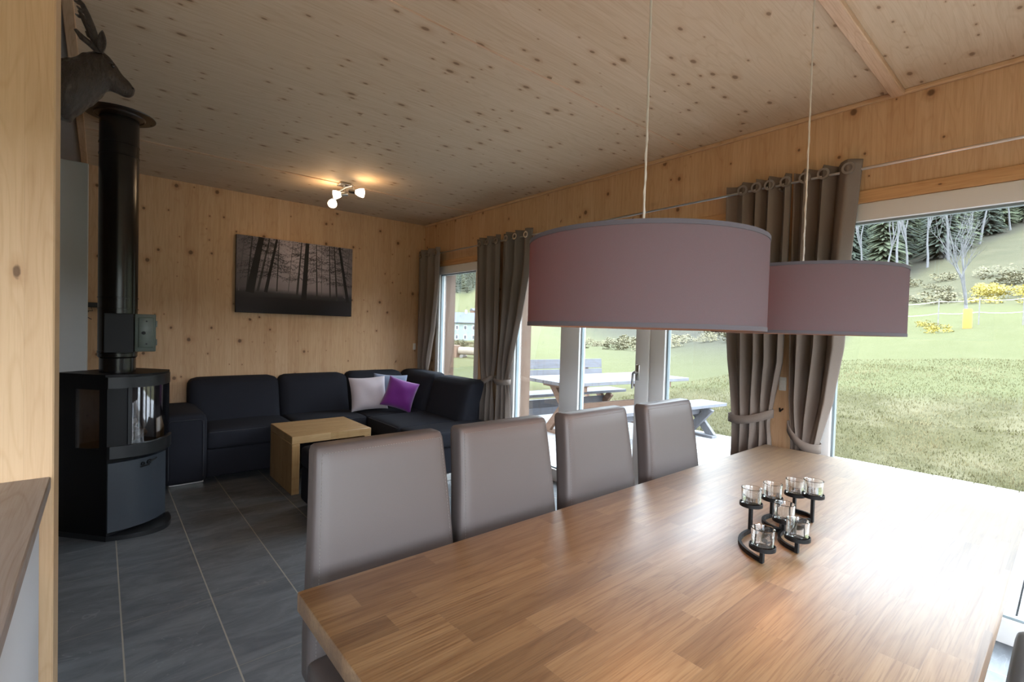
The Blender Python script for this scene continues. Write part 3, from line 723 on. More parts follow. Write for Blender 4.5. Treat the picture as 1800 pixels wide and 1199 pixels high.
# lower body: left side flat, front door slate blue set back
bm = new(); prism(bm, [tuple(SP(0, 0)), tuple(SP(CW*.86, .035)), tuple(SP(CW*.86, -DP)), tuple(SP(0, -DP))], .03, .50)
obj('body', bm, M_['stove'], ST)
bm = new(); n = 10; ff = [SP(.004+(CW*.86-.006)*i/n, .004+(.035)*i/n+.05*math.sin(math.pi*i/n)) for i in range(n+1)]
prism(bm, [tuple(p) for p in ff]+[tuple(SP(CW*.86-.002, .0)), tuple(SP(.004, -.03))], .05, .47); obj('ash_door', bm, M_['stove_front'], ST, 30)
bm = new(); prism(bm, outline(-.004, CW, .17, .0, 24), 0, .028); prism(bm, outline(-.004, CW-.03, .0, DP, 4), 0, .03); obj('base_plate', bm, M_['stove_band'], ST, 30)
bm = new()
c0 = SP(.215, .088)
def onfront(a, d, z): p = SP(a, d); return Vector((p.x, p.y, z))
q0 = Matrix(((uS.x, nS.x, 0), (uS.y, nS.y, 0), (0, 0, 1))).to_4x4()
for da, rr_, zz in ((-.03, .012, .435), (.012, .016, .437)):
    v = lathe(bm, [(rr_*.55, 0), (rr_, 0), (rr_, .006), (rr_*.55, .006)], (0, 0, 0), 16, closed=True)
    xform(bm, v, Matrix.Translation(onfront(.2+da, .07, zz)) @ q0 @ Matrix.Rotation(R(-90), 4, 'X'))
tube(bm, [onfront(.15, .075, .418), onfront(.17, .085, .422), onfront(.2, .088, .422)], .004, 6); tube(bm, [onfront(.20, .09, .44), onfront(.235, .092, .448), onfront(.25, .09, .455)], .004, 6)
obj('air_control', bm, M_['iron'], ST, 40)
# firebox: shell built from walls so that the glass shows a chamber
zf0, zf1 = .50, 1.0
bm = new()
def wallseg(p, q, th, za, zb):
    p, q = Vector(p), Vector(q); d = (q-p).normalized(); n2 = Vector((-d.y, d.x))*th
    prism(bm, [tuple(p), tuple(q), tuple(q+n2), tuple(p+n2)], za, zb)
Lf, Lb = SP(0, 0), SP(0, -DP)
# left flat side with window  (d = distance back from the front corner)
def Ls(d): return SP(0, -d)
wallseg(Ls(.0), Ls(.055), -.02, zf0, zf1); wallseg(Ls(.225), Ls(DP), -.02, zf0, zf1)
wallseg(Ls(.055), Ls(.225), -.02, zf0, .555); wallseg(Ls(.055), Ls(.225), -.02, .915, zf1)
# back and right sides
wallseg(SP(0, -DP), SP(CW-.02, -DP), -.02, zf0, zf1); wallseg(SP(CW-.015, -DP), SP(CW, -.0), -.02, zf0, zf1)
# curved front left margin
for i in range(6):
    a, b = .08*i/6, .08*(i+1)/6; wallseg(SP(a, bulge(a, B0)), SP(b, bulge(b, B0)), -.015 if False else .015, zf0, zf1)
obj('firebox', bm, M_['stove'], ST, 30)
def curved(a0, a1, o0, th, z0, z1, B=B0, n=20):
    f = [SP(a0+(a1-a0)*i/n, bulge(a0+(a1-a0)*i/n, B)+o0) for i in range(n+1)]
    b = [SP(a0+(a1-a0)*i/n, bulge(a0+(a1-a0)*i/n, B)+o0-th) for i in range(n+1)][::-1]
    bm = new()
    V = lambda p, z: bm.verts.new((p.x, p.y, z))
    cols = [[V(f[i], z0), V(f[i], z1), V(b[n-i], z1), V(b[n-i], z0)] for i in range(n+1)]
    for i in range(n):
        for k in range(4): bm.faces.new((cols[i][k], cols[i][(k+1) % 4], cols[i+1][(k+1) % 4], cols[i+1][k]))
    bm.faces.new(cols[0]); bm.faces.new(cols[-1][::-1]); return bm
dr2 = obj('stove_door', curved(.0, CW+.004, .006, .02, .925, .992), M_['stove_band'], ST, 30)
obj('lower_band', curved(.0, CW+.006, .02, .035, .50, .575), M_['stove_band'], ST, 30)
obj('door_stile', curved(.075, .092, .007, .02, .57, .93), M_['stove_band'], ST, 30)
obj('door_glass', curved(.09, CW, .002, .004, .57, .93), M_['stove_glass'], ST, 30)
bm = new(); wallseg(Ls(.055), Ls(.225), -.004, .555, .915); obj('side_glass', bm, M_['stove_glass'], ST)
bm = new(); prism(bm, outline(-.006, CW+.008, B0+.012, DP+.006, 24), .994, 1.008); obj('top_plate', bm, M_['stove'], ST, 30)
bm = new(); prism(bm, [tuple(SP(.03, -.02)), tuple(SP(.2, .06)), tuple(SP(CW-.04, -.02)), tuple(SP(CW-.04, -DP+.03)), tuple(SP(.03, -DP+.03))], .505, .55); obj('ember_bed', bm, M_['ash'], ST)
bm = new()
for k in range(5):
    a = .05+k*.065; prism(bm, [tuple(SP(a, -DP+.022)), tuple(SP(a+.061, -DP+.022)), tuple(SP(a+.061, -DP+.05)), tuple(SP(a, -DP+.05))], .55, .985)
prism(bm, [tuple(SP(CW-.05, -.05)), tuple(SP(CW-.022, -.05)), tuple(SP(CW-.022, -DP+.03)), tuple(SP(CW-.05, -DP+.03))], .55, .985)
obj('fire_brick', bm, M_['firebrick'], ST)
lg = []
for k, (a, d, z, ang, ln) in enumerate(((.2, -.06, .588, .05, .2), (.22, -.16, .588, -.05, .22), (.2, -.11, .655, .15, .17))):
    p = SP(a, d); dd = Vector((math.cos(ang+.7), math.sin(ang+.7)))*ln/2
    bm = new(); tube(bm, [(p.x-dd.x, p.y-dd.y, z), (p.x, p.y, z+.005), (p.x+dd.x, p.y+dd.y, z+.015)], [.032, .036, .03], 7)
    tag(obj('firewood_log', bm, M_['log'], None, 30, loc=(p.x, p.y, z)), ['split firewood log lying at the front of the stove chamber', 'split firewood log lying at the back of the stove chamber', 'short firewood log resting on top of the others in the stove'][k], 'firewood', 'logs inside the stove')
# flue
FX, FY, FR = .082, 3.965, .100
bm = new()
lathe(bm, [(FR-.012, 0), (FR-.008, 0), (FR-.008, .09), (FR, .10), (FR, .12), (FR+.003, .123), (FR+.003, .135), (FR, .138), (FR, .375)], (FX, FY, 1.008), 48)
obj('flue_collar', bm, M_['pipe'], ST, 30)
bm = new(); prof = [(FR, 0)]
for z in (.02, .09, .98, 1.05):
    prof += [(FR, z), (FR+.003, z+.002), (FR+.003, z+.008), (FR, z+.01)]
prof += [(FR, 2.60-1.383)]
lathe(bm, prof, (FX, FY, 1.383), 48); obj('flue_pipe', bm, M_['pipe'], ST, 30)
bm = new(); lathe(bm, [(FR+.001, -.016), (FR+.02, -.012), (FR+.024, -.016), (FR+.03, -.008), (.182, -.006), (.184, -.003), (.182, 0), (FR+.001, 0)], (FX, FY-.03, ZC), 64)
for k in range(4):
    a = k*math.pi/2+.3; lathe(bm, [(0, -.01), (.006, -.008), (.007, -.004)], (FX+.168*math.cos(a), FY-.03+.168*math.sin(a), ZC), 10)
obj('ceiling_collar', bm, plain('bronze brown enamel', (.03, .018, .01), .3, nz=.1), ST, 40)
# flue box with inspection plate, facing the camera side
bm = new(); v = box(bm, FX-.07, FX+.075, FY-.115, FY-.02, 1.135, 1.38, .003, 1); obj('flue_box', bm, M_['stove'], ST, 40)
bm = new(); v = box(bm, FX+.08, FX+.19, FY-.08, FY-.04, 1.14, 1.38, .006, 2); v += box(bm, FX+.098, FX+.18, FY-.092, FY-.078, 1.165, 1.36, .008, 2)

ib = obj('inspection_cover', bm, M_['flue_box'], ST, 40)
for z0 in (1.18, 1.30):
    bm = new(); box(bm, FX+.19, FX+.196, FY-.085, FY-.06, z0, z0+.04); obj('hinge', bm, M_['flue_box'], ib)
for sx, sz, sr in ((.125, 1.26, .011), (.14, 1.335, .005), (.14, 1.19, .005)):
    bm = new(); v = lathe(bm, [(0, 0), (sr, 0), (sr, sr*.8), (0, sr)], (0, 0, 0), 14); xform(bm, v, Matrix.Translation((FX+sx, FY-.092, sz)) @ Matrix.Rotation(R(90), 4, 'X')); obj('screw', bm, M_['iron'], ib, 40)
# wall bracket with cable behind the flue
WB = thing('wall_bracket', (-.1, YB-.02, 1.45), 'black wall bracket with dangling cables on the pine wall behind the flue', 'bracket')
bm = new(); box(bm, -.16, .02, YB-.06, YB-.02, 1.435, 1.475, .004, 1); box(bm, .0, .05, YB-.02, YB, 1.40, 1.50, .003, 1); obj('arm', bm, M_['black'], WB, 40)
bm = new(); rc = random.Random(2)
pts = [(-.13+.05*math.sin(i*.9)*(1 if i < 9 else .3), YB-.035-.01*math.cos(i*1.3), 1.43-.012*i-(.018*(i-8) if i > 8 else 0)+.012*math.sin(i*2.1)) for i in range(15)]
tube(bm, pts, .0035, 6); tube(bm, [(p[0]+.03*math.sin(i), p[1]-.006, p[2]+.01) for i, p in enumerate(pts[:9])], .003, 6); obj('cable', bm, M_['black'], WB, 60)

# ================================================================== DEER HEAD
DY = 2.40
DH = thing('deer_head', (-.12, DY, 2.17), 'dark bronze resin deer head with antlers mounted high on the spruce wall', 'wall ornament')
secs = [(-.123, 2.272, -.123, 2.066, .068), (-.095, 2.283, -.093, 2.060, .075), (-.068, 2.300, -.066, 2.093, .072), (-.046, 2.320, -.040, 2.124, .062), (-.026, 2.332, -.012, 2.16, .052),
        (-.002, 2.338, .010, 2.198, .047), (.018, 2.327, .026, 2.207, .043), (.036, 2.307, .043, 2.203, .036), (.056, 2.277, .060, 2.198, .027), (.077, 2.257, .077, 2.200, .023), (.090, 2.240, .087, 2.207, .018), (.0945, 2.232, .0925, 2.216, .009)]
# resample with catmull-rom
def cr(p0, p1, p2, p3, t): return .5*((2*p1)+(-p0+p2)*t+(2*p0-5*p1+4*p2-p3)*t*t+(-p0+3*p1-3*p2+p3)*t**3)
S = np.array(secs); fine = []
for i in range(len(S)-1):
    a, b, c, d = S[max(i-1, 0)], S[i], S[i+1], S[min(i+2, len(S)-1)]
    for k in range(8): fine.append(cr(a, b, c, d, k/8))
fine.append(S[-1]); bm = new(); rings = []; NS = 48
for k, s in enumerate(fine):
    top, bot = Vector((s[0], 0, s[1])), Vector((s[2], 0, s[3])); c = (top+bot)/2; h = (top-bot)/2; ring = []
    f = k/len(fine)
    for j in range(NS):
        a = 2*math.pi*j/NS; ca, sa = math.cos(a), math.sin(a)
        wv = s[4]*(1-.25*max(0, ca) if f > .45 else 1-.10*max(0, ca))
        p = c+h*ca+Vector((0, wv*math.copysign(abs(sa)**.85, sa), 0))
        p.y += DY
        amp_ = .0075*(1-f)**.5 if f < .6 else .0016
        q = p*48; nz = noise.noise(Vector((q.x*1.2, q.y*1.2, q.z*.55)))+.6*noise.noise(Vector((p.x*70, p.y*70, p.z*38)))
        p += (p-Vector((c.x, DY, c.z))).normalized()*nz*amp_
        if p.x < -.1225: p.x = -.1225
        ring.append(bm.verts.new(p))
    rings.append(ring)
for a, b in zip(rings, rings[1:]):
    for j in range(NS): bm.faces.new((a[j], a[(j+1) % NS], b[(j+1) % NS], b[j]))
bm.faces.new(rings[0][::-1]); bm.faces.new(rings[-1])
hd = obj('head', bm, M_['deer'], DH, 60)
for s in (-1, 1):
    bm = new(); bmesh.ops.create_uvsphere(bm, u_segments=14, v_segments=10, radius=.0065, matrix=Matrix.Translation((.028, DY+s*.0375, 2.286))); obj('eye', bm, M_['pipe'], DH, 60)
    bm = new(); tube(bm, [(.014, DY+s*.036, 2.294), (.024, DY+s*.0415, 2.2975), (.034, DY+s*.038, 2.292)], [.002, .0045, .002], 8); obj('brow', bm, M_['deer'], hd, 60)
    bm = new(); tube(bm, [(.0835, DY+s*.0185, 2.232), (.0875, DY+s*.017, 2.230), (.09, DY+s*.013, 2.234)], [.0025, .004, .002], 8); obj('nostril', bm, M_['iron'], DH, 60)
    # ear: cupped leaf
    vs = []; fs = []; n = 12
    for j in range(n+1):
        f = j/n; wd = .0115*math.sin(math.pi*min(1, f*.93+.07))**.8
        cx_, cy_, cz_ = -.006+.004*f, DY+s*(.043+.040*f), 2.318+.064*f
        for i in range(7):
            g = (i/6-.5)*2; vs.append((cx_+g*wd, cy_+s*.010*(g*g-.5)*math.sin(math.pi*f), cz_-.002*g))
    for j in range(n):
        for i in range(6): a = j*7+i; fs.append((a, a+1, a+8, a+7))
    e = obj('ear', (vs, fs), M_['deer'], DH, 60); so = e.modifiers.new('thick', 'SOLIDIFY'); so.thickness = .005; so.offset = 0
    bm = new()
    sp = .02 if s > 0 else .0
    base = Vector((-.014, DY+s*.022, 2.325))
    A = [base, base+Vector((-.004, s*.014, .035)), base+Vector((-.016, s*.024, .075)), base+Vector((-.030, s*.028, .110)), base+Vector((-.044, s*.026, .142)), base+Vector((-.056, s*.022, .160))]
    tube(bm, A, [.012, .0105, .0095, .009, .008, .004], 10)
    if s < 0: tube(bm, [A[0]+Vector((-.002, 0, .006)), A[0]+Vector((-.022, s*.012, .018)), A[0]+Vector((-.045, s*.018, .03)), A[0]+Vector((-.062, s*.02, .05))], [.010, .0105, .010, .005], 8)
    if s < 0: tube(bm, [A[1], A[1]+Vector((-.012, s*.008, .005)), A[1]+Vector((-.02, s*.012, .012))], [.007, .006, .002], 8)
    tube(bm, [A[2], A[2]+Vector((-.012, s*.002, .006)), A[2]+Vector((-.021, s*.004, .02))], [.008, .007, .002], 8)
    if s < 0: tube(bm, [A[3]+Vector((-.004, 0, .006)), A[3]+Vector((-.018, s*.003, .008)), A[3]+Vector((-.028, s*.004, .018))], [.0075, .0065, .002], 8)
    tube(bm, [A[4], A[4]+Vector((-.012, s*.003, .0)), A[4]+Vector((-.022, 0, .004))], [.007, .006, .002], 8)
    for v in bm.verts:
        nn = noise.noise(v.co*160); v.co += Vector((nn, nn, 0))*.0012
    obj('antler', bm, M_['deer'], DH, 60)

# ================================================================== KITCHEN COUNTER (left foreground)
bm = new(); box(bm, XL+.01, -.105, .30, 1.858, .866, .90, .003, 1)
tag(obj('worktop', bm, M_['worktop'], None, 40, loc=(-1.4, 1.1, .87)), 'grey wood-look kitchen worktop in the lower left corner, against the partition', 'worktop')
KC = thing('kitchen_cabinet', (-.42, 1.05, 0), 'white kitchen base cabinet under the grey worktop', 'cabinet')
bm = new(); box(bm, -.70, -.135, .34, 1.80, .10, .8655, .002, 1); box(bm, -.68, -.18, .36, 1.78, 0, .1); obj('body', bm, M_['white'], KC, 40)
bm = new(); box(bm, -.134, -.116, .36, 1.68, .12, .85, .002, 1); obj('door', bm, M_['door_b'], KC, 40)
# ================================================================== OUTDOORS
RN = [0, 6.6, 8, 11, 18, 30, 45, 60, 80, 100, 150, 250, 400, 600, 900, 1400, 2200]
ZT = {84: [-.3, -.2, .0, .4, 1.0, 2.3, 4.6, 8.2, 13.2, 19, 38, 85, 160, 260, 380, 520, 700],
      76: [-.3, -.2, -.02, .35, .8, 1.9, 3.6, 6.6, 11, 16, 33, 75, 145, 235, 350, 500, 700],
      57: [-.3, -.2, -.12, .08, .15, .28, .7, 1.5, 3.3, 6, 15, 35, 80, 140, 230, 380, 600],
      35: [-.3, -.2, -.1, 0, .1, .1, 0, -.4, -1.0, -1.6, -2.9, -2, 8, 38, 95, 230, 480]}
AZ = [-180, -100, -30, 10, 35, 57, 76, 84, 100, 140, 180]
low = [-.3, -.25, -.25, -.3, -.4, -.6, -1, -1.5, -2, -3, -4, -4, 0, 20, 60, 120, 200]
TABZ = [low, low, low, ZT[35], ZT[35], ZT[57], ZT[76], ZT[84], [z*1.05 for z in ZT[84]], low, low]
def gz(x, y, rough=True):
    r = math.hypot(x, y); az = math.degrees(math.atan2(x, y))
    i = max(k for k in range(len(AZ)-1) if AZ[k] <= az); f = (az-AZ[i])/(AZ[i+1]-AZ[i]); f = f*f*(3-2*f) if False else f
    z = (1-f)*np.interp(r, RN, TABZ[i])+f*np.interp(r, RN, TABZ[i+1])
    if rough and r > 9: z += noise.noise(Vector((x*.05, y*.05, 0)))*min(r*.006, 4)+noise.noise(Vector((x*.4, y*.4, 5)))*min(.06, (r-9)*.02)
    return z
rs = np.concatenate([np.linspace(0, 6, 4), np.linspace(6.6, 30, 70), np.geomspace(31, 2200, 70)])
azs = np.concatenate([np.arange(-180, 20, 8), np.arange(20, 100, .7), np.arange(100, 176, 8)])
vs = []; fs = []; na = len(azs)
for r_ in rs:
    for a in azs:
        x, y = r_*math.sin(R(a)), r_*math.cos(R(a)); z = gz(x, y)
        if r_ < 6.5: z = -.3
        vs.append((x, y, z))
for j in range(len(rs)-1):
    for i in range(na):
        a, b = j*na+i, j*na+(i+1) % na; fs.append((a, b, b+na, a+na))
t = NT('alpine meadow ground'); p = t.n('NewGeometry', out=0); s_ = t.sep(p)
rad = t.math('SQRT', t.math('ADD', t.math('MULTIPLY', s_[0], s_[0]), t.math('MULTIPLY', s_[1], s_[1])))
n1 = t.noise(p, .9, 5, .65); n2 = t.noise(p, 9, 5, .7); n3 = t.noise(p, 60, 3, .7); n4 = t.noise(p, .06, 4, .6)
g = t.mix(n2, (.033, .031, .012), (.078, .069, .031)); g = t.mix(t.math('MULTIPLY', t.sstep(n1, .42, .68), .75), g, (.115, .10, .058))
g = t.mix(t.math('MULTIPLY', t.sstep(n3, .5, .75), .55), g, (.026, .03, .012))
bright = t.mix(n2, (.056, .060, .023), (.088, .089, .038))
band = t.sstep(t.math('ADD', rad, t.math('MULTIPLY', n1, 2.5)), 11.5, 13)
g = t.mix(t.math('MULTIPLY', band, .85), g, bright)
hill = t.sstep(s_[2], 2.8, 4.5); dry = t.mix(t.noise(p, .35, 5, .7), (.028, .029, .015), (.078, .068, .042))
east = t.sstep(t.math('SUBTRACT', s_[0], t.math('MULTIPLY', s_[1], .9)), 0, 20)
g = t.mix(t.math('MULTIPLY', t.math('MULTIPLY', hill, .9), east), g, dry)
fo = t.mix(t.noise(p, .02, 6, .75), (.015, .02, .014), (.035, .04, .022))
zt_ = t.math('SUBTRACT', 19.5, t.math('MULTIPLY', t.math('DIVIDE', s_[1], t.math('MAXIMUM', s_[0], 1)), 68))
g = t.mix(t.math('MULTIPLY', t.sstep(t.math('SUBTRACT', t.math('ADD', s_[2], t.math('MULTIPLY', n4, 3)), zt_), .5, 3), east), g, t.mix(n2, (.02, .02, .014), (.045, .04, .028)))
g = t.mix(t.math('MULTIPLY', t.sstep(rad, 610, 680), 1.), g, fo)
t.bsdf(g, .95, Specular_IOR_Level=.1, Normal=t.bump(t.math('ADD', n2, n3), .8, .05)); M_['ground'] = t.m
o = obj('meadow_ground', (vs, fs), M_['ground']); o['kind'] = 'structure'; o.data.shade_smooth()

# grass blades near the deck (uncountable)
rg = np.random.default_rng(3); NB = 60000
az_ = np.radians(rg.uniform(50, 93, NB)); rb = 6.9+rg.random(NB)**1.3*10
gx, gy = rb*np.sin(az_), rb*np.cos(az_); keep = (gx > 6.75) & (gy < 6); gx, gy = gx[keep], gy[keep]
v_ = []; f_ = []; mi = []
for k, (x, y) in enumerate(zip(gx, gy)):
    z = gz(x, y)-.01; h = rg.uniform(.018, .05)*(1+.5*noise.noise(Vector((x*.8, y*.8, 1)))); a = rg.uniform(0, 6.28); wd = .003+.0004*math.hypot(x, y); l = rg.uniform(-.7, .7)*h
    dx, dy = math.cos(a)*wd, math.sin(a)*wd; n0 = len(v_)
    v_ += [(x-dx, y-dy, z), (x+dx, y+dy, z), (x+dy*8*l/h*.6, y-dx*8*l/h*.6, z+h)]; f_.append((n0, n0+1, n0+2))
t = NT('grass blades'); p = t.n('NewGeometry', out=0); n_ = t.noise(p, 7, 3); n2_ = t.noise(p, 1.1, 3)
c_ = t.mix(n_, (.040, .039, .015), (.096, .086, .037)); c_ = t.mix(t.math('MULTIPLY', t.sstep(n2_, .45, .7), .7), c_, (.15, .125, .07))
t.bsdf(c_, .9, Specular_IOR_Level=.15); M_['grass'] = t.m
o = obj('lawn_grass', (v_, f_), M_['grass']); tag(o, 'short green and straw coloured lawn grass beyond the deck', 'grass', kind='stuff')

# deck
bm = new(); rd = random.Random(9)
y = -4.0
while y < 7.1:
    box(bm, XO+.02, 6.55+rd.uniform(-.004, .004), y, y+.145, -.06, -.03+rd.uniform(-.001, .001), .002, 1); y += .154
box(bm, XO+.02, 6.50, -3.9, 7.1, -.3, -.11)
o = obj('deck', bm, M_['deck']); o['kind'] = 'structure'
# picnic set
ro = R(-7)
def xleg(parent, cx, hw, ht, th, m, wd=.13):
    for s in (-1, 1):
        bm = new(); L = math.hypot(2*hw, ht); v = box(bm, cx-th/2+s*th/2, cx+th/2+s*th/2-.001, -L/2, L/2, -wd/2, wd/2, .004, 1)
        xform(bm, v, Matrix.Translation((0, 0, ht/2)) @ Matrix.Rotation(s*math.atan2(ht, 2*hw), 4, 'X'))
        for q in bm.verts: q.co.z = max(0, min(ht, q.co.z))
        o = obj('leg', bm, m, parent, off=False); o.parent = parent
    bm = new(); box(bm, cx-th, cx+th, -hw-.06, hw+.06, -.0, .035, .003, 1); o = obj('foot_rail', bm, m, parent, off=False)
OTB = thing('picnic_table', (5.45, 4.28, -.03), 'weathered grey plank picnic table on the terrace outside the door', 'table', rz=ro)
bm = new()
for k in range(6): box(bm, -1.15, 1.15, -.48+k*.161, -.48+k*.161+.156, .70, .745, .003, 1)
obj('tabletop', bm, M_['grey_x'], OTB, off=False)
for cx in (-.8, .8):
    xleg(OTB, cx, .30, .70, .055, M_['brown_x'])
    bm = new(); box(bm, cx-.03, cx+.03, -.42, .42, .62, .699, .003, 1); obj('batten', bm, M_['brown_x'], OTB, off=False)
bm = new(); box(bm, -.8, .8, -.025, .025, .28, .40, .003, 1); obj('stretcher', bm, M_['brown_x'], OTB, off=False)
def bench(name, loc, label, back):
    t = thing(name, loc, label, 'bench', rz=ro)
    bm = new()
    for k in range(2): box(bm, -1.15, 1.15, -.20+k*.203, k*.203-.003, .41, .452, .003, 1)
    obj('seat', bm, M_['grey_x'], t, off=False)
    for cx in (-.85, .85):
        xleg(t, cx, .17, .41, .055, M_['grey_z'] if not back else M_['brown_x'])
        if back:
            bm = new(); v = box(bm, cx-.03, cx+.03, .345, .40, .30, .93, .003, 1); xform(bm, v, Matrix.Rotation(R(-6), 4, 'X')); obj('back_post', bm, M_['brown_x'], t, off=False)
    bm = new(); box(bm, -.9, .9, -.02, .02, *((.22, .34) if back else (.30, .40)), .003, 1); obj('stretcher', bm, M_['grey_x'], t, off=False)
    if back:
        bm = new()
        for z0, z1 in ((.55, .70), (.715, .865)): v = box(bm, -1.15, 1.15, .262, .30, z0+.08, z1+.08, .003, 1)
        xform(bm, list(bm.verts), Matrix.Rotation(R(-6), 4, 'X')); bmesh.ops.translate(bm, vec=(0, .04, 0), verts=bm.verts); obj('backrest', bm, M_['grey_x'], t, off=False)
    return t
bench('picnic_bench', (5.42, 3.43, -.03), 'weathered grey picnic bench without a back, nearer the house, crossed legs', False)
bench('picnic_bench', (5.45, 5.12, -.03), 'weathered picnic bench with a two-plank backrest, beyond the table', True)
bm = new(); box(bm, -1.9, .5, -.04, .04, 0, .24, .004, 1)
o = obj('terrace_timber', bm, M_['grey_x']); o.location = (6.0, 5.62, -.03); o.rotation_euler = (0, 0, ro); tag(o, 'grey timber beam lying along the terrace edge behind the far bench', 'timber')

# ---------------------------------------------------------------- vegetation
M_['spruce'] = plain('dark spruce needles', (.022, .030, .018), .95, nz=.5, sc_=3)
M_['spruce2'] = plain('lighter conifer needles', (.045, .055, .026), .95, nz=.5, sc_=3)
M_['larch'] = plain('yellowing larch needles', (.13, .105, .035), .95, nz=.4, sc_=3)
M_['bark'] = plain('grey bark', (.12, .11, .10), .95, nz=.4, sc_=10)
M_['birch'] = plain('pale birch bark', (.085, .083, .085), .9, nz=.3, sc_=4)
M_['leaf_y'] = plain('yellow autumn leaves', (.23, .18, .03), .9, nz=.4, sc_=4)
M_['leaf_b'] = plain('olive brown scrub', (.09, .078, .04), .9, nz=.5, sc_=2)
M_['orange'] = plain('orange trunk guard', (.33, .13, .02), .8, nz=.2)
def spruce_mesh(H, Rr, layers, seed, per=11, fin=1.):
    rn = random.Random(seed); vs = []; fs = []
    for L in range(layers):
        f = L/layers; z = H*(.10+.88*f); rad = Rr*(1-f)**.85*rn.uniform(.85, 1.12)+.08*Rr
        for k in range(per):
            a = 2*math.pi*(k+rn.random())/per; rr_ = rad*rn.uniform(.65, 1.15); dz = -rr_*rn.uniform(.25, .55); wd = rr_*rn.uniform(.16, .26)*fin
            ca, sa = math.cos(a), math.sin(a); n0 = len(vs); zz = z+rn.uniform(-.03, .03)*H
            for q, (t_, w_) in enumerate(((0, .2), (.35, 1), (.7, .75), (1, .05))):
                x, y = ca*rr_*t_, sa*rr_*t_; zc = zz+dz*t_**1.4; dr_ = -.35*wd*w_
                vs += [(x-sa*wd*w_, y+ca*wd*w_, zc+dr_), (x, y, zc+.12*wd), (x+sa*wd*w_, y-ca*wd*w_, zc+dr_)]
            for q in range(3):
                b = n0+q*3; fs += [(b, b+1, b+4, b+3), (b+1, b+2, b+5, b+4)]
    return vs, fs
def trunk_bm(H, r):
    bm = new(); tube(bm, [(0, 0, -.5), (0, 0, H*.5), (0, 0, H*.97)], [r, r*.7, r*.1], 7); return bm
protos = []
for i, (m, sd) in enumerate((('spruce', 1), ('spruce', 2), ('spruce2', 3), ('larch', 4))):
    e = bpy.data.objects.new('spruce_tree' if m != 'larch' else 'larch_tree', None)
    COL.objects.link(e)
    obj('crown', spruce_mesh(15, 2.3, 38, sd, 24, .46), M_[m], e, 60, off=False); obj('trunk', trunk_bm(15, .2), M_['bark'], e, 60, off=False); protos.append(e)
used = [False]*4
def place_con(i, x, y, s, label, group):
    if not used[i]: o = protos[i]; used[i] = True
    else: o = copy_tree(protos[i])
    z = gz(x, y)-.2; o.location = (x, y, z); o.scale = (s, s, s*random.uniform(.9, 1.15)); o.rotation_euler = (0, 0, random.uniform(0, 6))
    tag(o, label, 'tree', group); return o
def pol(az, r): return r*math.sin(R(az)), r*math.cos(R(az))
rt = random.Random(12)
LB = ['dark spruce tree in the forest on the hill outside the big window', 'dark spruce tree in the forest on the hill outside the big window', 'mid green conifer in the hillside forest outside the big window', 'yellowing larch in the hillside forest outside the big window']
GR = ['dark spruces on the right hillside', 'dark spruces on the right hillside', 'mid green conifers on the right hillside', 'yellowing larches on the right hillside']
cpos = []
def spaced(fn, rad, pos, tries=80):
    for _ in range(tries):
        az, r, s = fn(); q = pol(az, r)
        if all((q[0]-a)**2+(q[1]-b)**2 > (rad*(s+c))**2 for a, b, c in pos): pos.append((*q, s)); return az, r, s
def hillspot():
    az = rt.uniform(70, 94); rmin = 61 if az < 79.5 else 61+(az-79.5)*4.6
    return az, rmin+rt.random()**1.4*95, rt.uniform(.72, 1.15)
BIRCH = [(80.9, 66, 1.), (82.3, 69, 1.1), (79.6, 60, .9), (77.8, 60, .9), (76.2, 60, .95), (78.7, 63, 1.1), (84.2, 80, 1.1), (86, 90, .9), (74.2, 60, .9)]
cpos = [(*pol(a, b), .5*c) for a, b, c in BIRCH]
for k in range(280):
    sp_ = spaced(hillspot, 2.15, cpos)
    if not sp_: continue
    az, r, s_c = sp_
    i = rt.choices([0, 1, 2, 3], [5, 5, 2, 1.0 if az > 77 else 1.8])[0]
    place_con(i, *pol(az, r), s_c, LB[i], GR[i])
cpos = []
# distant forest above the valley, seen through the first window (copies too small to show parts)
fm = {}
for i, (m, sd) in enumerate((('spruce', 8), ('spruce2', 9), ('larch', 10))):
    fm[i] = obj('conifer_tree', spruce_mesh(22, 4.5, 9, sd, 8), M_[m], None, 60); fm[i]['__new'] = 1
first = {0: True, 1: True, 2: True}
def far(i, x, y, s, lb, gr):
    o = fm[i] if first[i] else fm[i].copy()
    if not first[i]: COL.objects.link(o)
    first[i] = False
    o.location = (x, y, gz(x, y)-.5); o.scale = (s, s, s); o.rotation_euler = (0, 0, random.uniform(0, 6)); tag(o, lb, 'tree', gr)
for k in range(210):
    for _ in range(60):
        az = rt.uniform(31.5, 38.5); r = 640+rt.random()**1.1*560; q = pol(az, r)
        if all((q[0]-a)**2+(q[1]-b)**2 > 11**2 for a, b in cpos): break
    cpos.append(q)
    i = 0 if rt.random() < .62 else 1
    far(i, *pol(az, r), rt.uniform(.8, 1.3), ['dark conifer in the distant forest above the valley house', 'pale green conifer in the distant forest above the valley house'][i], ['dark conifers on the distant mountain', 'pale conifers on the distant mountain'][i])
for k in range(16):
    az = rt.uniform(32, 38.5); far(2, *pol(az, rt.uniform(240, 300)), rt.uniform(.28, .45), 'small yellow autumn tree behind the pale green valley house', 'yellow trees behind the valley house')
for o in fm.values(): 
    if '__new' in o: del o['__new']
for o in bpy.data.objects:
    if '__new' in o: del o['__new']

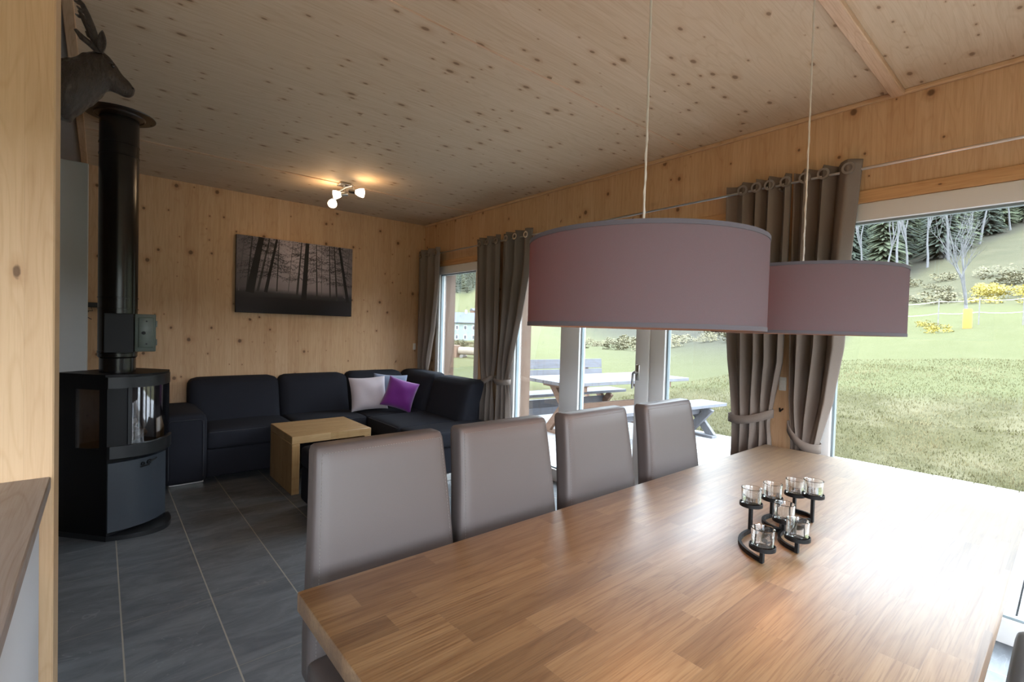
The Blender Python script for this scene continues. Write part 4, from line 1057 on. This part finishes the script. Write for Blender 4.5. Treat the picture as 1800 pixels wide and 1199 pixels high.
def branchy(seed, H, r0_, depth=5, spread=.5, up=.55, nb=3, trunkf=.4):
    rn = random.Random(seed); bm = new()
    def grow(p, d, L, r, dep):
        pts = [p]; rads = [r]; q = p.copy(); dd = d.copy()
        for i in range(4):
            dd = (dd+Vector((rn.uniform(-1, 1), rn.uniform(-1, 1), rn.uniform(-.3, .8)))*.10).normalized(); q = q+dd*L/4; pts.append(q.copy()); rads.append(r*(1-.14*(i+1)))
        tube(bm, pts, rads, 5 if dep > 2 else 3, cap=False)
        if dep == 0: return
        for k in range(nb+(1 if dep > 3 else 0)):
            s = rn.uniform(.35, 1); b = pts[min(4, int(s*4)+1)] if s < .95 else pts[-1]
            nd = (dd+Vector((rn.uniform(-1, 1), rn.uniform(-1, 1), up*rn.uniform(0, 1)))*spread*1.5).normalized(); nd.z = max(nd.z, .1)
            grow(b.copy(), nd.normalized(), L*rn.uniform(.5, .8), r*.5, dep-1)
    grow(Vector((0, 0, -.2)), Vector((0, 0, 1)), H*trunkf, r0_, depth)
    return bm
# bare tree with orange guard
x, y = pol(83.7, 27.5); z = gz(x, y)
BT = thing('bare_tree', (x, y, z), 'bare grey tree with an orange trunk guard standing alone by the fence', 'tree')
obj('branches', branchy(5, 5.4, .085, 5, .42, .9, 3, .42), M_['birch'], BT, 60, off=False)
bm = new(); lathe(bm, [(.14, -.1), (.15, 0), (.15, .75), (.13, .8), (0, .8)], (0, 0, 0), 12); obj('trunk_guard', bm, M_['orange'], BT, 40, off=False)
# birches and bare trees at the forest edge
b0 = branchy(31, 11, .13, 4, .3, 1.3, 3, .5); bo = obj('birch_tree', b0, M_['birch'], None, 60, loc=(0, 0, 0)); fst = True
for az, r, s in BIRCH:
    x, y = pol(az, r); o = bo if fst else bo.copy()
    if not fst: COL.objects.link(o)
    fst = False; o.location = (x, y, gz(x, y)); o.scale = (s, s, s); o.rotation_euler = (0, 0, rt.uniform(0, 6)); tag(o, 'pale bare birch tree at the edge of the hillside forest', 'tree', 'bare birches at the forest edge')
# bushes
def bush_mesh(seed, n=420, leaf=.06):
    rn = random.Random(seed); vs = []; fs = []
    cl = [(rn.uniform(-.6, .6), rn.uniform(-.6, .6), rn.uniform(.15, .75), rn.uniform(.25, .45)) for _ in range(9)]
    for k in range(n):
        cx, cy, cz, cr_ = rn.choice(cl); d = Vector((rn.gauss(0, 1), rn.gauss(0, 1), rn.gauss(0, 1))).normalized()*cr_*rn.uniform(.6, 1)
        p = Vector((cx, cy, cz))+d; p.z = max(.02, p.z); a = Vector((rn.gauss(0, 1), rn.gauss(0, 1), rn.gauss(0, 1))).normalized(); b = a.orthogonal().normalized(); n0 = len(vs); l = leaf*rn.uniform(.7, 1.5)
        vs += [tuple(p+a*l), tuple(p+b*l*.6), tuple(p-a*l), tuple(p-b*l*.6)]; fs.append((n0, n0+1, n0+2, n0+3))
    return vs, fs
bpos = []
ry = random.Random(77)
def bushes(name, m, spots, label, group, seed):
    spots = [q for q in (spaced((lambda z=z: (z[0]+ry.uniform(-.6, .6), z[1]+ry.uniform(-1, 1), z[2])), 1.0, bpos, 40) for z in spots) if q]
    o0 = obj(name, bush_mesh(seed), M_[m]); f1 = True
    for az, r, s in spots:
        x, y = pol(az, r); o = o0 if f1 else o0.copy()
        if not f1: COL.objects.link(o)
        f1 = False; o.location = (x, y, gz(x, y)-.05); o.scale = (s, s, s*rt.uniform(.45, .85)); o.rotation_euler = (0, 0, rt.uniform(0, 6)); tag(o, label, 'bush', group)
bushes('yellow_bush', 'leaf_y', [(77.5+ry.uniform(0, 5.2), ry.uniform(26.5, 30), ry.uniform(.35, .8)) for _ in range(14)], 'yellow leaved shrub along the pasture fence near the bare tree', 'yellow shrubs along the fence', 5)
bushes('golden_bush', 'leaf_y', [(84.6+ry.uniform(0, 4), ry.uniform(38, 46), ry.uniform(.7, 1.5)) for _ in range(16)], 'golden leaved shrub on the slope right of the bare tree', 'golden shrubs on the slope', 6)
bushes('scrub_bush', 'leaf_b', [(76+ry.uniform(0, 13), ry.uniform(40, 56), ry.uniform(.7, 1.6)) for _ in range(44)], 'brown scrub bush on the dry slope below the forest', 'brown scrub on the slope', 7)
bushes('hedge_bush', 'leaf_b', [(ry.uniform(47, 70), ry.uniform(32, 42), ry.uniform(.7, 1.4)) for _ in range(60)], 'olive brown bush in the rough strip behind the lawn', 'olive bushes behind the lawn', 8)
bushes('meadow_bush', 'leaf_b', [(31.5+ry.uniform(0, 8), ry.uniform(30, 48), ry.uniform(.4, .9)) for _ in range(30)], 'low brown bush in the meadow before the valley house', 'low bushes before the valley house', 9)
# pasture fence: posts and white tape
FN = thing('pasture_fence', (*pol(82, 30), gz(*pol(82, 30))), 'thin pasture fence with white tape wires crossing the slope behind the lawn', 'fence')
fp = [pol(a, 30.5-(a-76)*.12) for a in np.arange(74, 92.1, 2.6)]
hts = (.55, 1.1)
wires = [new(), new()]
for q, hh in zip(wires, hts):
    pts = []
    for (x0, y0), (x1, y1) in zip(fp, fp[1:]):
        for k in range(4):
            f = k/4; x, y = x0+(x1-x0)*f, y0+(y1-y0)*f; zz = (1-f)*gz(x0, y0)+f*gz(x1, y1); pts.append((x, y, zz+hh-.05*math.sin(math.pi*f)))
    tube(q, pts, .007, 5); obj('fence_tape', q, M_['switch'], FN)
for (x, y) in fp:
    bm = new(); tube(bm, [(x, y, gz(x, y)-.2), (x, y, gz(x, y)+1.2)], .022, 6); obj('fence_post', bm, M_['bark'], FN)

# valley house
HX, HY = pol(35.6, 150); HZ = gz(HX, HY)-.4
VH = thing('valley_house', (HX, HY, HZ), 'long pale green house with grey roof in the distant valley', 'house', rz=R(-33))
M_['hw'] = plain('pale mint plaster', (.20, .235, .225), .9, nz=.03, sc_=.2); M_['roof'] = plain('grey slate roof', (.06, .068, .09), .7, nz=.1, sc_=.5)
bm = new(); box(bm, -11, 13, 0, 9, 0, 6.4); obj('walls', bm, M_['hw'], VH, off=False)
bm = new(); 
v = [bm.verts.new(c) for c in ((-11.8, -.8, 6.3), (13.8, -.8, 6.3), (13.8, 9.8, 6.3), (-11.8, 9.8, 6.3), (-8.5, 4.5, 9.6), (10.5, 4.5, 9.6))]
for f in ((0, 1, 5, 4), (1, 2, 5), (2, 3, 4, 5), (3, 0, 4), (3, 2, 1, 0)): bm.faces.new([v[i] for i in f])
obj('roof', bm, M_['roof'], VH, off=False)
wm = plain('dark pane', (.06, .07, .09), .2)
for zz in (1.2, 4.1):
    for k in range(9):
        bm = new(); box(bm, -10+k*2.55, -9.1+k*2.55, -.06, .02, zz, zz+1.35); f = obj('window', bm, M_['switch'], VH, off=False)
        bm = new(); box(bm, -9.88+k*2.55, -9.22+k*2.55, -.09, -.06, zz+.12, zz+1.23); obj('pane', bm, wm, f, off=False)
bm = new(); box(bm, -2, -1.3, 4, 4.7, 8.5, 10.4); obj('chimney', bm, M_['white'], VH, off=False)
HX, HY = pol(35.9, 430)
HT = thing('hay_hut', (HX, HY, gz(HX, HY)-.3), 'tiny dark wooden hut on the far green slope', 'hut')
bm = new(); box(bm, -3, 3, -2.5, 2.5, 0, 3); obj('walls', bm, M_['brown_x'], HT, off=False); bm = new(); prism(bm, [(-3.2, 2.9), (3.2, 2.9), (0, 5)], -3.6, 3.6, 0); obj('roof', bm, M_['roof'], HT, off=False)
# fountain trough: hollowed log and stone block on the lawn
x, y = pol(34.9, 20.); z = gz(x, y)-.02
TR = thing('log_trough', (x, y, z), 'hollowed log water trough with dark timber block on the far lawn', 'trough', rz=R(-60)); TR.scale = (.72, .72, .72)
bm = new(); tube(bm, [(-.35, 0, .42), (1.05, 0, .40)], .22, 12); o = obj('log', bm, plain('pale weathered log', (.19, .155, .12), .9, nz=.3), TR, 40, off=False)
bm = new(); box(bm, -1.0, -.42, -.28, .28, 0, .72, .02, 1); obj('spring_block', bm, M_['brown_x'], TR, off=False)
for xx in (-.1, .8):
    bm = new(); tube(bm, [(xx, -.3, .1), (xx, .3, .1)], .1, 8); obj('support', bm, M_['bark'], TR, off=False)
